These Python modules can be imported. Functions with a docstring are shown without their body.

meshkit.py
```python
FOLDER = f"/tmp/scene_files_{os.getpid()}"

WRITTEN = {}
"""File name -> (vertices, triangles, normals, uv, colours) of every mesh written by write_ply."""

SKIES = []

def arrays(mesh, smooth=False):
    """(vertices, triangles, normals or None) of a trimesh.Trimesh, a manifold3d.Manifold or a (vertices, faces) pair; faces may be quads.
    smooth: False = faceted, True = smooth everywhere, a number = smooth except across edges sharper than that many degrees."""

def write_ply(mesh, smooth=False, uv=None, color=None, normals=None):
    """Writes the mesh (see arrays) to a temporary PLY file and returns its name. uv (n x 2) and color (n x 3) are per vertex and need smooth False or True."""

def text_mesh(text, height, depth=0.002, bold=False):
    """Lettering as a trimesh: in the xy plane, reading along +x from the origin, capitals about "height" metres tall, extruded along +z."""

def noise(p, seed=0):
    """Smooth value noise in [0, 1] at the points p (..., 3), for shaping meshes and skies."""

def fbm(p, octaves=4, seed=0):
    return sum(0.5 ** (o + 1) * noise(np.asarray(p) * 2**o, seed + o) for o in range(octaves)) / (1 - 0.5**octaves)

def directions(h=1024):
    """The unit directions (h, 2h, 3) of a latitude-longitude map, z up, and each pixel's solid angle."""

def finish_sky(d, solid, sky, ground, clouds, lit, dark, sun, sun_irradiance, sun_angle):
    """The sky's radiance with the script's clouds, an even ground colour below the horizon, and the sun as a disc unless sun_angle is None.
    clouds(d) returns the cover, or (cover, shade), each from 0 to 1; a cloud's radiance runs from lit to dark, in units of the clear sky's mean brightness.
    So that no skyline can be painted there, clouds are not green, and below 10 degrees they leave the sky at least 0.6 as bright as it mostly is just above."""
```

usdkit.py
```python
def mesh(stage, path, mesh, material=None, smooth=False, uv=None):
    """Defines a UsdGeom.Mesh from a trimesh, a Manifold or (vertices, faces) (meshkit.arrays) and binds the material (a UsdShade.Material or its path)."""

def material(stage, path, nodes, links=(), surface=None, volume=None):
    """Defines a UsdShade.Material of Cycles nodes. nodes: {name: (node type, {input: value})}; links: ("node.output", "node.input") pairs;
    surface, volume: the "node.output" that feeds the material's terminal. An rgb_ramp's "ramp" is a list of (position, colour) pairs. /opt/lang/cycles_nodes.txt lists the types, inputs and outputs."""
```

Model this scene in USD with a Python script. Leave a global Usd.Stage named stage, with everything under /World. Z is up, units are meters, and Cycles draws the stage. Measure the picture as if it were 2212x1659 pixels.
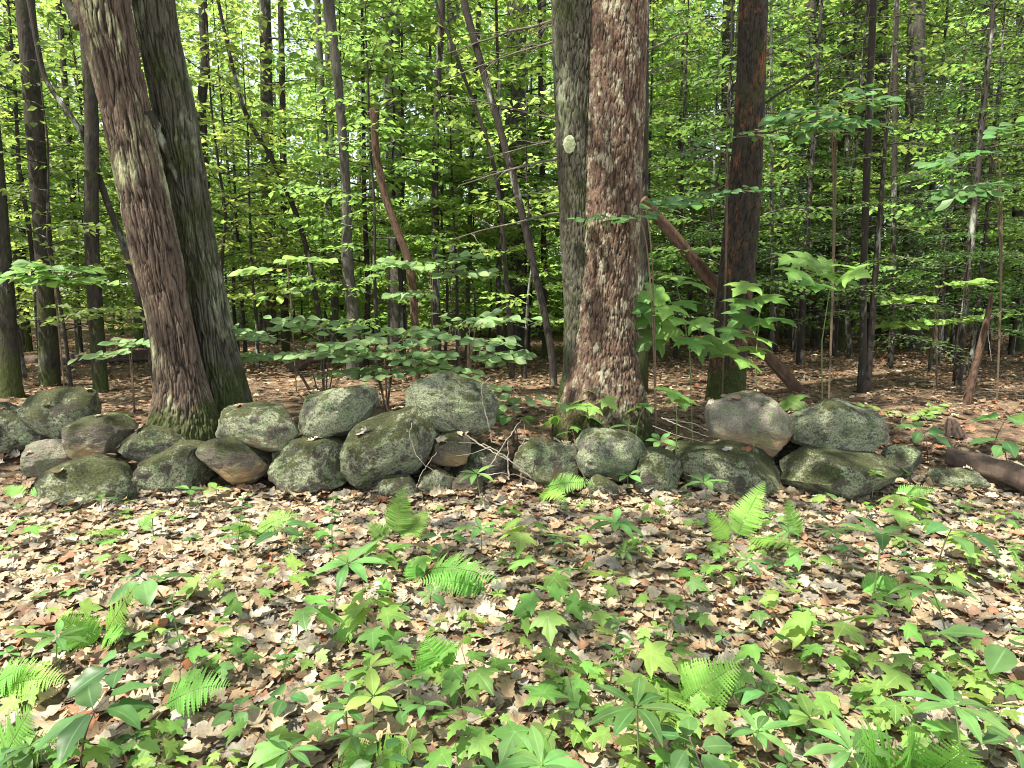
import math
import numpy as np, trimesh, usdkit, meshkit
from pxr import Usd, UsdGeom, UsdLux, UsdShade, Gf, Sdf, Vt

stage = Usd.Stage.CreateInMemory()
UsdGeom.SetStageUpAxis(stage, 'Z'); UsdGeom.SetStageMetersPerUnit(stage, 1.0)
UsdGeom.Xform.Define(stage, '/World'); UsdGeom.Scope.Define(stage, '/World/Looks')

# ---------------------------------------------------------------- camera, sky, sun, exposure
F, CX, CY, PITCH, CAMZ = 1380.0, 1106.0, 829.5, math.radians(7.84), 1.5
EXPOSURE = 1.75
cam = UsdGeom.Camera.Define(stage, '/World/camera')
cam.CreateHorizontalApertureAttr(36.0); cam.CreateFocalLengthAttr(36.0 * F / 2212)
cam.CreateFStopAttr(0.0); cam.CreateExposureAttr(EXPOSURE)
cam.AddTranslateOp().Set(Gf.Vec3d(0, 0, CAMZ)); cam.AddRotateXOp().Set(90 - math.degrees(PITCH))

SUN = np.array([-0.42, -0.30, 1.05]); SUN /= np.linalg.norm(SUN)
usdkit.material(stage, '/World/Looks/sky', {
    's': ('sky_texture', {'sky_type': 'single_scattering', 'sun_disc': False, 'sun_elevation': math.asin(SUN[2]), 'sun_rotation': math.atan2(SUN[0], SUN[1]), 'aerosol_density': 1.6}),
    'h': ('hsv', {'saturation': .42}),                      # thin summer haze whitens the sky
    'b': ('background_shader', {'strength': 0.115})}, [('s.color', 'h.color'), ('h.color', 'b.color')], surface='b.background')
sky = UsdLux.DomeLight.Define(stage, '/World/sky')
UsdShade.MaterialBindingAPI.Apply(sky.GetPrim()).Bind(UsdShade.Material.Get(stage, '/World/Looks/sky'))
sun = UsdLux.DistantLight.Define(stage, '/World/sun')
sun.CreateIntensityAttr(1.12); sun.CreateAngleAttr(0.53); sun.CreateColorAttr(Gf.Vec3f(1, .94, .82)); sun.CreateNormalizeAttr(True)
zx = SUN; xx = np.cross([0, 1, 0], zx); xx /= np.linalg.norm(xx); yx = np.cross(zx, xx)
sun.AddTransformOp().Set(Gf.Matrix4d(*xx, 0, *yx, 0, *zx, 0, 0, 0, 0, 1))

# ---------------------------------------------------------------- helpers
CAM = np.array([0, 0, CAMZ])
FW = np.array([0, math.cos(PITCH), -math.sin(PITCH)]); UP = np.array([0, math.sin(PITCH), math.cos(PITCH)]); RT = np.array([1.0, 0, 0])
Z = np.array([0, 0, 1.0])


def unit(v):
    v = np.asarray(v, float)
    return v / (np.linalg.norm(v, axis=-1, keepdims=True) + 1e-12)


def sstep(a, b, x):
    t = np.clip((np.asarray(x, float) - a) / (b - a), 0, 1)
    return t * t * (3 - 2 * t)


def ray(px, py):
    return FW + RT * (px - CX) / F + UP * (CY - py) / F


def at(px, py, y):
    """The point of the world seen at that pixel, y metres ahead."""
    d = ray(px, py)
    return CAM + d * (y / d[1])


def tz(x, y):
    """Height of the forest floor."""
    x, y = np.asarray(x, float), np.asarray(y, float)
    p = np.stack([x * .55, y * .55, x * 0 + 3.3], -1)
    q = np.stack([x * 2.3, y * 2.3, x * 0 + 9.1], -1)
    b = -.04 * sstep(3.6, 4.6, y) + .30 * sstep(4.75, 6.6, y) - .10 * sstep(8, 26, y) + 1.2 * sstep(30, 120, y)
    return b + .16 * (meshkit.fbm(p, 3, 5) - .5) + .06 * (meshkit.fbm(q, 2, 8) - .5)


def ground(px, py, h=0.0):
    """Where that pixel's ray meets the forest floor raised by h."""
    d = ray(px, py)
    t = np.linspace(.8, 30, 1200)
    P = CAM + d * t[:, None]
    over = P[:, 2] - (tz(P[:, 0], P[:, 1]) + h)
    k = np.argmax(over < 0)
    if not (over < 0).any():
        k = len(t) - 1
    return P[k]


def dist(p):
    return float((np.asarray(p) - CAM) @ FW)


_used = {}


def numbered(name, parent='/World'):
    k = (parent, name)
    n = _used.get(k, 0); _used[k] = n + 1
    return name if n == 0 else f'{name}_{n:03d}'


def tag(prim, label=None, cat=None, group=None, kind=None):
    prim = prim.GetPrim() if hasattr(prim, 'GetPrim') else prim
    for k, v in (('label', label), ('category', cat), ('group', group), ('kind', kind)):
        if v:
            prim.SetCustomDataByKey(k, v)
    return prim


def thing(name, label, cat, loc=(0, 0, 0), rz=0.0, scale=1.0, group=None, ref=None, tilt=None):
    x = UsdGeom.Xform.Define(stage, '/World/' + numbered(name))
    x.AddTranslateOp().Set(Gf.Vec3d(*map(float, loc)))
    if tilt is not None:
        x.AddRotateXYZOp().Set(Gf.Vec3f(float(tilt[0]), float(tilt[1]), 0))
    if rz:
        x.AddRotateZOp().Set(float(rz))
    if np.ndim(scale) or scale != 1.0:
        s = np.broadcast_to(scale, 3)
        x.AddScaleOp().Set(Gf.Vec3f(*map(float, s)))
    p = tag(x, label, cat, group)
    if ref:
        p.GetReferences().AddInternalReference(ref); p.SetInstanceable(True)
    return p


def kind_class(name):
    return stage.CreateClassPrim('/World/' + name)


def put(parent, name, mesh, mat, smooth=False, attrs=None, label=None):
    """One mesh: a part under parent (a prim) or a top-level object."""
    root = str(parent.GetPath()) if parent is not None else '/World'
    m = usdkit.mesh(stage, root + '/' + numbered(name, root), mesh, MAT[mat], smooth=smooth)
    for k, v in (attrs or {}).items():
        UsdGeom.PrimvarsAPI(m).CreatePrimvar(k, Sdf.ValueTypeNames.FloatArray, 'vertex').Set(Vt.FloatArray.FromNumpy(np.asarray(v, np.float32)))
    if label:
        m.GetPrim().SetCustomDataByKey('label', label)
    return m.GetPrim()


class MB:
    """Collects pieces of one mesh."""
    def __init__(s):
        s.v, s.f, s.a, s.n = [], [], [], 0

    def add(s, v, f, a=None):
        v = np.asarray(v, float); f = np.asarray(f, int)
        s.v.append(v); s.f.append(f + s.n); s.n += len(v)
        s.a.append(np.zeros(len(v)) if a is None else np.asarray(a, float))

    def tube(s, pts, r, sides=6, attr=0.0):
        p = np.asarray(pts, float); r = np.broadcast_to(r, (len(p),))
        t = unit(np.gradient(p, axis=0))
        ref = np.where(np.abs(t[:, 2:]) < .9, [[0, 0, 1.0]], [[1.0, 0, 0]])
        a = unit(np.cross(t, ref)); b = np.cross(t, a); ang = np.arange(sides) * 2 * np.pi / sides
        v = p[:, None] + r[:, None, None] * (np.cos(ang)[None, :, None] * a[:, None] + np.sin(ang)[None, :, None] * b[:, None])
        n = len(p)
        i, j = np.meshgrid(np.arange(n - 1), np.arange(sides), indexing='ij')
        q = np.stack([i * sides + j, i * sides + (j + 1) % sides, (i + 1) * sides + (j + 1) % sides, (i + 1) * sides + j], -1).reshape(-1, 4)
        f = np.vstack([q[:, [0, 1, 2]], q[:, [0, 2, 3]]])
        caps = [[(n - 1) * sides, (n - 1) * sides + k, (n - 1) * sides + k + 1] for k in range(1, sides - 1)] + [[0, k + 1, k] for k in range(1, sides - 1)]
        s.add(v.reshape(-1, 3), np.vstack([f, caps]), np.full(n * sides, attr))

    def mesh(s):
        return np.vstack(s.v), np.vstack(s.f)

    def attr(s):
        return np.concatenate(s.a)


def bez(p0, p1, p2, n=8):
    t = np.linspace(0, 1, n)[:, None]
    return (1 - t) ** 2 * np.asarray(p0) + 2 * t * (1 - t) * np.asarray(p1) + t * t * np.asarray(p2)


def wob(pts, amp, seed):
    p = np.asarray(pts, float).copy(); r = np.random.default_rng(seed)
    n = r.normal(0, amp, p.shape); n[0] = 0; n[-1] *= .5
    return p + n


def frame(v, pos, d, nrm, size=1.0):
    """Lays a leaf (y along, z up) at pos pointing along d with its face towards nrm."""
    d = unit(d); s = unit(np.cross(d, nrm)); n = np.cross(s, d)
    return np.asarray(pos) + size * (v[:, :1] * s + v[:, 1:2] * d + v[:, 2:3] * n)


# ---------------------------------------------------------------- materials
MAT = {}


def leaf_look(name, base, trans, fac=.42, vary=.42, rough=.5, hue=.018, island=False, vein=True):
    n = {'oi': ('object_info', {}), 'g': ('geometry', {}),
         'a': ('math', {'math_type': 'add'}), 'fr': ('math', {'math_type': 'fraction'}),
         'mv': ('map_range', {'from_min': 0.0, 'from_max': 1.0, 'to_min': 1 - vary, 'to_max': 1 + vary}),
         'mh': ('map_range', {'from_min': 0.0, 'from_max': 1.0, 'to_min': .5 + hue, 'to_max': .5 - hue}),
         'wn': ('math', {'math_type': 'multiply', 'value2': 7.31}), 'fr2': ('math', {'math_type': 'fraction'}),
         'tc': ('texture_coordinate', {}),
         'no': ('noise_texture', {'scale': 22.0, 'detail': 3.0}),
         'nm': ('map_range', {'from_min': .3, 'from_max': .7, 'to_min': .78, 'to_max': 1.18}),
         'vv': ('math', {'math_type': 'multiply'}),
         'h1': ('hsv', {'color': base}), 'h2': ('hsv', {'color': trans}),
         'va': ('attribute', {'attribute': 'vein'}), 'vr': ('map_range', {'from_min': .80, 'from_max': 1.0, 'to_min': 0.0, 'to_max': .55, 'clamp': True}),
         'mx': ('mix_color', {'b': tuple(min(1, c * 1.9 + .03) for c in base)}),
         'p': ('principled_bsdf', {'roughness': rough, 'specular_ior_level': .32}),
         't': ('translucent_bsdf', {}), 'm': ('mix_closure', {'fac': fac})}
    l = [('oi.random', 'a.value1'), ('g.random_per_island', 'a.value2'), ('a.value', 'fr.value1'), ('fr.value', 'mv.value'),
         ('fr.value', 'wn.value1'), ('wn.value', 'fr2.value1'), ('fr2.value', 'mh.value'),
         ('tc.object', 'no.vector'), ('no.fac', 'nm.value'), ('mv.result', 'vv.value1'), ('nm.result', 'vv.value2'),
         ('vv.value', 'h1.value'), ('mh.result', 'h1.hue'), ('mv.result', 'h2.value'), ('mh.result', 'h2.hue'),
         ('h2.color', 't.color'), ('p.BSDF', 'm.closure1'), ('t.BSDF', 'm.closure2')]
    if vein:
        l += [('va.fac', 'vr.value'), ('vr.result', 'mx.fac'), ('h1.color', 'mx.a'), ('mx.result', 'p.base_color')]
    else:
        for k in ('va', 'vr', 'mx'):
            n.pop(k)
        l += [('h1.color', 'p.base_color')]
    MAT[name] = usdkit.material(stage, '/World/Looks/' + name, n, l, surface='m.closure')


leaf_look('maple_green', (.125, .25, .055), (.26, .44, .075))
leaf_look('maple_bright', (.18, .30, .07), (.36, .50, .09))
leaf_look('whorl_green', (.115, .23, .07), (.20, .36, .075), rough=.38)
leaf_look('broad_green', (.078, .17, .055), (.14, .28, .06), rough=.42)
leaf_look('shrub_green', (.16, .26, .10), (.24, .38, .11), rough=.5)
leaf_look('fern_green', (.16, .34, .06), (.32, .55, .08), vary=.25)
leaf_look('under_green', (.105, .19, .05), (.31, .48, .10), fac=.5, vary=.5, hue=.015, vein=False)
leaf_look('under_yellow', (.145, .225, .055), (.42, .57, .12), fac=.5, vary=.45, hue=.02, vein=False)
leaf_look('canopy_green', (.06, .14, .03), (.16, .34, .045), fac=.45, vary=.4, vein=False)
leaf_look('hemlock_green', (.05, .095, .03), (.10, .17, .035), fac=.3, vary=.4, vein=False)


def dead_look(name, c):
    n = {'oi': ('object_info', {}), 'tc': ('texture_coordinate', {}), 'g': ('geometry', {}),
         'no': ('noise_texture', {'scale': 14.0, 'detail': 5.0, 'roughness': .65}),
         'no2': ('noise_texture', {'scale': 60.0, 'detail': 3.0}),
         'mv': ('map_range', {'to_min': .62, 'to_max': 1.3}), 'nm': ('map_range', {'from_min': .3, 'from_max': .7, 'to_min': .7, 'to_max': 1.2}),
         'vv': ('math', {'math_type': 'multiply'}), 'ms': ('map_range', {'to_min': 1.15, 'to_max': .7}),
         'mh': ('map_range', {'to_min': .485, 'to_max': .51}), 'w': ('math', {'math_type': 'multiply', 'value2': 5.7}), 'fr': ('math', {'math_type': 'fraction'}),
         'h': ('hsv', {'color': c}), 'va': ('attribute', {'attribute': 'vein'}),
         'vr': ('map_range', {'from_min': .8, 'from_max': 1.0, 'to_min': 0.0, 'to_max': .5, 'clamp': True}), 'mx': ('mix_color', {'b': tuple(x * .55 for x in c)}),
         'b': ('bump', {'strength': .5, 'distance': .004}),
         'p': ('principled_bsdf', {'roughness': .62, 'specular_ior_level': .3}), 't': ('translucent_bsdf', {}), 'm': ('mix_closure', {'fac': .12})}
    l = [('tc.object', 'no.vector'), ('tc.object', 'no2.vector'), ('oi.random', 'mv.value'), ('no.fac', 'nm.value'), ('mv.result', 'vv.value1'), ('nm.result', 'vv.value2'), ('vv.value', 'h.value'),
         ('oi.random', 'w.value1'), ('w.value', 'fr.value1'), ('fr.value', 'ms.value'), ('ms.result', 'h.saturation'), ('fr.value', 'mh.value'), ('mh.result', 'h.hue'),
         ('va.fac', 'vr.value'), ('vr.result', 'mx.fac'), ('h.color', 'mx.a'), ('mx.result', 'p.base_color'), ('mx.result', 't.color'), ('no2.fac', 'b.height'), ('b.normal', 'p.normal'),
         ('p.BSDF', 'm.closure1'), ('t.BSDF', 'm.closure2')]
    MAT[name] = usdkit.material(stage, '/World/Looks/' + name, n, l, surface='m.closure')


dead_look('dead_pale', (.37, .295, .18)); dead_look('dead_tan', (.30, .225, .13)); dead_look('dead_brown', (.18, .12, .07))
dead_look('dead_grey', (.27, .24, .185)); dead_look('dead_rust', (.23, .12, .06))


def bark_look(name, ridge, furrow, lichen, lich_amt, moss=(.045, .058, .015), moss_top=.7, moss_amt=.5, grain=(9, 9, 2.2), fine=60.0, moss_all=0.0, lich_scale=3.2, lich_z=.28):
    n = {'g': ('geometry', {}), 'tc': ('texture_coordinate', {}), 'sx': ('separate_xyz', {}),
         'mp': ('mapping', {'scale': grain}), 'mp2': ('mapping', {'scale': (1, 1, lich_z)}),
         'n1': ('noise_texture', {'scale': 1.6, 'detail': 5.0, 'roughness': .65}),
         'n2': ('noise_texture', {'scale': fine, 'detail': 4.0, 'roughness': .6}),
         'n3': ('noise_texture', {'scale': lich_scale, 'detail': 6.0, 'roughness': .7}),
         'n4': ('noise_texture', {'scale': 2.1, 'detail': 5.0, 'roughness': .7}),
         'v1': ('noise_texture', {'scale': 11.0, 'detail': 5.0, 'roughness': .65}),
         'ra': ('attribute', {'attribute': 'ridge'}),
         'rr': ('map_range', {'from_min': .18, 'from_max': .62, 'to_min': 0.0, 'to_max': 1.0, 'clamp': True}),
         'c0': ('rgb_ramp', {'ramp': [(.3, tuple(x * .62 for x in ridge)), (.5, ridge), (.7, tuple(min(1, x * 1.45) for x in ridge))]}),
         'c1': ('mix_color', {'a': furrow}),
         'l1': ('map_range', {'from_min': 1 - lich_amt - .06, 'from_max': 1 - lich_amt + .02, 'to_min': 0.0, 'to_max': 1.0, 'clamp': True}),
         'l2': ('map_range', {'from_min': .42, 'from_max': .56, 'to_min': 0.0, 'to_max': .85, 'clamp': True}),
         'lm': ('math', {'math_type': 'multiply'}), 'lm2': ('math', {'math_type': 'multiply'}),
         'c2': ('mix_color', {'b': lichen}),
         'mz': ('map_range', {'from_min': .25, 'from_max': moss_top + .25, 'to_min': moss_amt, 'to_max': moss_all, 'clamp': True}),
         'ma': ('math', {'math_type': 'add'}), 'mr': ('map_range', {'from_min': .72, 'from_max': .88, 'to_min': 0.0, 'to_max': .92, 'clamp': True}),
         'c3': ('mix_color', {'b': moss}), 'mc': ('rgb_ramp', {'ramp': [(.3, tuple(x * .4 for x in moss)), (.62, moss), (.8, tuple(x * 1.9 for x in moss))]}),
         'b1': ('bump', {'strength': .9, 'distance': .012}), 'ba': ('math', {'math_type': 'add'}),
         'p': ('principled_bsdf', {'roughness': .88, 'specular_ior_level': .18})}
    l = [('g.position', 'mp.vector'), ('g.position', 'mp2.vector'), ('mp.vector', 'n1.vector'), ('mp2.vector', 'n2.vector'), ('mp2.vector', 'n3.vector'), ('g.position', 'n4.vector'), ('mp2.vector', 'v1.vector'),
         ('ra.fac', 'rr.value'), ('n1.fac', 'c0.fac'), ('c0.color', 'c1.b'), ('rr.result', 'c1.fac'),
         ('n3.fac', 'l1.value'), ('v1.fac', 'l2.value'), ('l1.result', 'lm.value1'), ('l2.result', 'lm.value2'), ('lm.value', 'lm2.value1'), ('rr.result', 'lm2.value2'),
         ('lm2.value', 'c2.fac'), ('c1.result', 'c2.a'),
         ('g.position', 'sx.vector'), ('sx.z', 'mz.value'), ('mz.result', 'ma.value1'), ('n4.fac', 'ma.value2'), ('ma.value', 'mr.value'), ('mr.result', 'c3.fac'), ('c2.result', 'c3.a'), ('n2.fac', 'mc.fac'), ('mc.color', 'c3.b'),
         ('c3.result', 'p.base_color'), ('n2.fac', 'ba.value1'), ('n1.fac', 'ba.value2'), ('ba.value', 'b1.height'), ('b1.normal', 'p.normal')]
    MAT[name] = usdkit.material(stage, '/World/Looks/' + name, n, l, surface='p.BSDF')


bark_look('bark_oak', (.095, .070, .051), (.022, .016, .012), (.30, .32, .18), .44)
bark_look('bark_red', (.10, .064, .044), (.022, .015, .011), (.30, .29, .20), .45, lich_scale=13.0, lich_z=.62)
bark_look('bark_greygreen', (.072, .068, .048), (.02, .02, .014), (.21, .235, .15), .42, moss_all=.22)
bark_look('bark_dark', (.036, .031, .023), (.018, .016, .012), (.26, .29, .21), .38, moss_all=.2)
bark_look('bark_rusty', (.036, .031, .023), (.012, .01, .008), (.16, .065, .03), .44, moss_all=.16, lich_z=.5)
bark_look('bark_pine', (.075, .07, .057), (.045, .04, .035), (.24, .25, .20), .34, moss_amt=.1)
bark_look('bark_thin', (.036, .03, .025), (.03, .025, .02), (.36, .38, .32), .40, moss_amt=.2)
bark_look('wood_dead', (.085, .052, .034), (.03, .02, .013), (.15, .13, .09), .3, moss_amt=.0)
bark_look('wood_rotten', (.07, .05, .038), (.02, .015, .012), (.2, .2, .15), .25, moss_amt=.0)
bark_look('twig_dead', (.12, .105, .08), (.05, .042, .034), (.26, .27, .2), .42, moss_amt=.0)
bark_look('twig_grey', (.25, .21, .165), (.14, .11, .09), (.45, .43, .36), .4, moss_amt=.0)


def plain(name, c, rough=.8, vary=.3, scale=30.0):
    MAT[name] = usdkit.material(stage, '/World/Looks/' + name, {
        'g': ('geometry', {}), 'n': ('noise_texture', {'scale': scale, 'detail': 4.0}),
        'r': ('rgb_ramp', {'ramp': [(.3, tuple(x * (1 - vary) for x in c)), (.7, tuple(x * (1 + vary) for x in c))]}),
        'p': ('principled_bsdf', {'roughness': rough, 'specular_ior_level': .25})},
        [('g.position', 'n.vector'), ('n.fac', 'r.fac'), ('r.color', 'p.base_color')], surface='p.BSDF')


plain('lichen_crust', (.30, .33, .19), scale=60.0, vary=.4)
plain('stem_green', (.13, .17, .06)); plain('stem_red', (.13, .07, .045)); plain('stem_brown', (.10, .075, .05))
plain('twig_dark', (.06, .05, .038)); plain('needles_brown', (.12, .07, .04))


def stone_look(name, base, moss_amt, lich_amt, lichen=(.25, .28, .165), tan=0.0, speck=.5):
    """Granite with moss on what faces up, crusts of lichen and, on some, a bare tan face low down."""
    n = {'g': ('geometry', {}), 'sn': ('separate_xyz', {}), 'tc': ('texture_coordinate', {}), 'st': ('separate_xyz', {}),
         'n1': ('noise_texture', {'scale': 130.0, 'detail': 3.0, 'roughness': .7}), 'n2': ('noise_texture', {'scale': 6.5, 'detail': 8.0, 'roughness': .72}),
         'n3': ('noise_texture', {'scale': 8.0, 'detail': 8.0, 'roughness': .7}), 'n4': ('noise_texture', {'scale': 62.0, 'detail': 5.0, 'roughness': .7}),
         'n5': ('noise_texture', {'scale': 3.1, 'detail': 4.0}), 'n6': ('noise_texture', {'scale': 5.5, 'detail': 6.0, 'roughness': .7}),
         'c0': ('rgb_ramp', {'ramp': [(.28, tuple(x * .4 for x in base)), (.5, base), (.72, tuple(min(1, x * (1.3 + speck)) for x in base))]}),
         'cd': ('map_range', {'from_min': .35, 'from_max': .65, 'to_min': .55, 'to_max': 1.2}), 'hv': ('hsv', {}),
         # tan bare face: low on the stone
         'tl': ('map_range', {'from_min': .02, 'from_max': -.08, 'to_min': 0.0, 'to_max': tan, 'clamp': True}),
         'ta': ('math', {'math_type': 'multiply'}), 'tn': ('map_range', {'from_min': .38, 'from_max': .5, 'to_min': 0.0, 'to_max': 1.0, 'clamp': True}),
         'ct': ('mix_color', {'b': (.26, .175, .085)}),
         # lichen
         'l1': ('map_range', {'from_min': 1 - lich_amt - .05, 'from_max': 1 - lich_amt + .02, 'to_min': 0.0, 'to_max': 1.0, 'clamp': True}),
         'l2': ('map_range', {'from_min': .40, 'from_max': .5, 'to_min': 0.0, 'to_max': .9, 'clamp': True}), 'lm': ('math', {'math_type': 'multiply'}),
         'cl': ('rgb_ramp', {'ramp': [(.35, tuple(x * .6 for x in lichen)), (.55, lichen), (.7, (.38, .40, .31))]}), 'c2': ('mix_color', {}),
         # green lichen/moss specks
         'g1': ('map_range', {'from_min': .52, 'from_max': .6, 'to_min': 0.0, 'to_max': 1.0, 'clamp': True}), 'g2': ('map_range', {'from_min': .47, 'from_max': .56, 'to_min': 0.0, 'to_max': .8, 'clamp': True}),
         'gm': ('math', {'math_type': 'multiply'}), 'c3': ('mix_color', {'b': (.10, .185, .055)}),
         # moss
         'mu': ('map_range', {'from_min': -.6, 'from_max': 1.0, 'to_min': 0.0, 'to_max': .36}), 'ma': ('math', {'math_type': 'add'}),
         'mr': ('map_range', {'from_min': 1.06 - moss_amt, 'from_max': 1.15 - moss_amt, 'to_min': 0.0, 'to_max': .95, 'clamp': True}),
         'mc': ('rgb_ramp', {'ramp': [(.3, (.014, .015, .007)), (.5, (.038, .042, .014)), (.7, (.085, .10, .028))]}), 'c4': ('mix_color', {}),
         'ba': ('math', {'math_type': 'multiply_add', 'value2': .35}), 'b1': ('bump', {'strength': 1.0, 'distance': .02}),
         'p': ('principled_bsdf', {'roughness': .86, 'specular_ior_level': .25})}
    l = [('g.position', x + '.vector') for x in ('n1', 'n2', 'n3', 'n4', 'n5', 'n6')]
    l += [('n1.fac', 'c0.fac'), ('n2.fac', 'cd.value'), ('cd.result', 'hv.value'), ('c0.color', 'hv.color'),
          ('tc.object', 'st.vector'), ('st.z', 'tl.value'), ('tl.result', 'ta.value1'), ('n5.fac', 'tn.value'), ('tn.result', 'ta.value2'), ('ta.value', 'ct.fac'), ('hv.color', 'ct.a'),
          ('n3.fac', 'l1.value'), ('n4.fac', 'l2.value'), ('l1.result', 'lm.value1'), ('l2.result', 'lm.value2'), ('lm.value', 'c2.fac'), ('ct.result', 'c2.a'), ('n1.fac', 'cl.fac'), ('cl.color', 'c2.b'),
          ('n6.fac', 'g1.value'), ('n4.color', 'g2.value'), ('g1.result', 'gm.value1'), ('g2.result', 'gm.value2'), ('gm.value', 'c3.fac'), ('c2.result', 'c3.a'),
          ('g.normal', 'sn.vector'), ('sn.z', 'mu.value'), ('mu.result', 'ma.value1'), ('n2.fac', 'ma.value2'), ('ma.value', 'mr.value'), ('mr.result', 'c4.fac'), ('c3.result', 'c4.a'), ('n4.fac', 'mc.fac'), ('mc.color', 'c4.b'),
          ('c4.result', 'p.base_color'), ('n4.fac', 'ba.value3'), ('n1.fac', 'ba.value1'), ('ba.value', 'b1.height'), ('b1.normal', 'p.normal')]
    MAT[name] = usdkit.material(stage, '/World/Looks/' + name, n, l, surface='p.BSDF')


stone_look('stone_mossy', (.075, .068, .052), .36, .50)
stone_look('stone_dark', (.062, .056, .043), .31, .46)
stone_look('stone_lichen', (.09, .083, .068), .26, .54)
stone_look('stone_pale', (.20, .178, .138), .22, .40, tan=.7)
stone_look('stone_grey', (.085, .078, .061), .30, .52, tan=.5)
stone_look('stone_tan', (.11, .095, .072), .34, .38, tan=1.0)

# forest floor: dark humus with needle litter
MAT['forest_floor'] = usdkit.material(stage, '/World/Looks/forest_floor', {
    'g': ('geometry', {}), 'n1': ('noise_texture', {'scale': 45.0, 'detail': 6.0, 'roughness': .7}), 'n2': ('noise_texture', {'scale': 1.3, 'detail': 3.0}),
    'v': ('voronoi_texture', {'scale': 17.0}), 
    'c1': ('rgb_ramp', {'ramp': [(.3, (.045, .03, .02)), (.5, (.13, .088, .056)), (.72, (.27, .19, .125))]}),
    'bw': ('rgb_to_bw', {}), 'c2': ('hsv', {}), 'm': ('map_range', {'from_min': .3, 'from_max': .7, 'to_min': .7, 'to_max': 1.25}),
    'mv': ('mix_color', {'blend_type': 'overlay', 'fac': .55}),
    'sp': ('separate_xyz', {}), 'fy': ('map_range', {'from_min': 4.4, 'from_max': 5.6, 'to_min': 1.0, 'to_max': 0.0, 'clamp': True}),
    'c3': ('rgb_ramp', {'ramp': [(.3, (.10, .075, .05)), (.5, (.24, .185, .115)), (.7, (.36, .29, .185))]}), 'mf': ('mix_color', {}),   # matted old leaves in front of the wall
    'b': ('bump', {'strength': 1.0, 'distance': .02}), 'p': ('principled_bsdf', {'roughness': .95, 'specular_ior_level': .1})},
    [('g.position', 'n1.vector'), ('g.position', 'n2.vector'), ('g.position', 'v.vector'), ('n1.fac', 'c1.fac'), ('n2.fac', 'm.value'), ('m.result', 'c2.value'), ('c1.color', 'c2.color'), ('c2.color', 'mv.a'), ('v.color', 'bw.color'), ('bw.val', 'mv.b'),
     ('g.position', 'sp.vector'), ('sp.y', 'fy.value'), ('n1.fac', 'c3.fac'), ('fy.result', 'mf.fac'), ('mv.result', 'mf.a'), ('c3.color', 'mf.b'), ('mf.result', 'p.base_color'), ('n1.fac', 'b.height'), ('b.normal', 'p.normal')], surface='p.BSDF')
# ---------------------------------------------------------------- forest floor
def grid_axis(parts):
    return np.unique(np.concatenate([np.linspace(a, b, n) for a, b, n in parts]).round(5))


gx = grid_axis([(-160, -14, 30), (-14, -5, 50), (-5, 5, 180), (5, 14, 50), (14, 160, 30)])
gy = grid_axis([(-60, -3, 20), (-3, 1, 20), (1, 8, 160), (8, 22, 80), (22, 60, 40), (60, 220, 24)])
X, Y = np.meshgrid(gx, gy)
V = np.stack([X, Y, tz(X, Y)], -1).reshape(-1, 3)
i, j = np.meshgrid(np.arange(len(gy) - 1), np.arange(len(gx) - 1), indexing='ij')
w_ = len(gx)
Q = np.stack([i * w_ + j, i * w_ + j + 1, (i + 1) * w_ + j + 1, (i + 1) * w_ + j], -1).reshape(-1, 4)
tag(put(None, 'forest_floor', (V, Q), 'forest_floor', smooth=True), 'forest floor of dark humus and needles under the fallen leaves', kind='structure')


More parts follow.
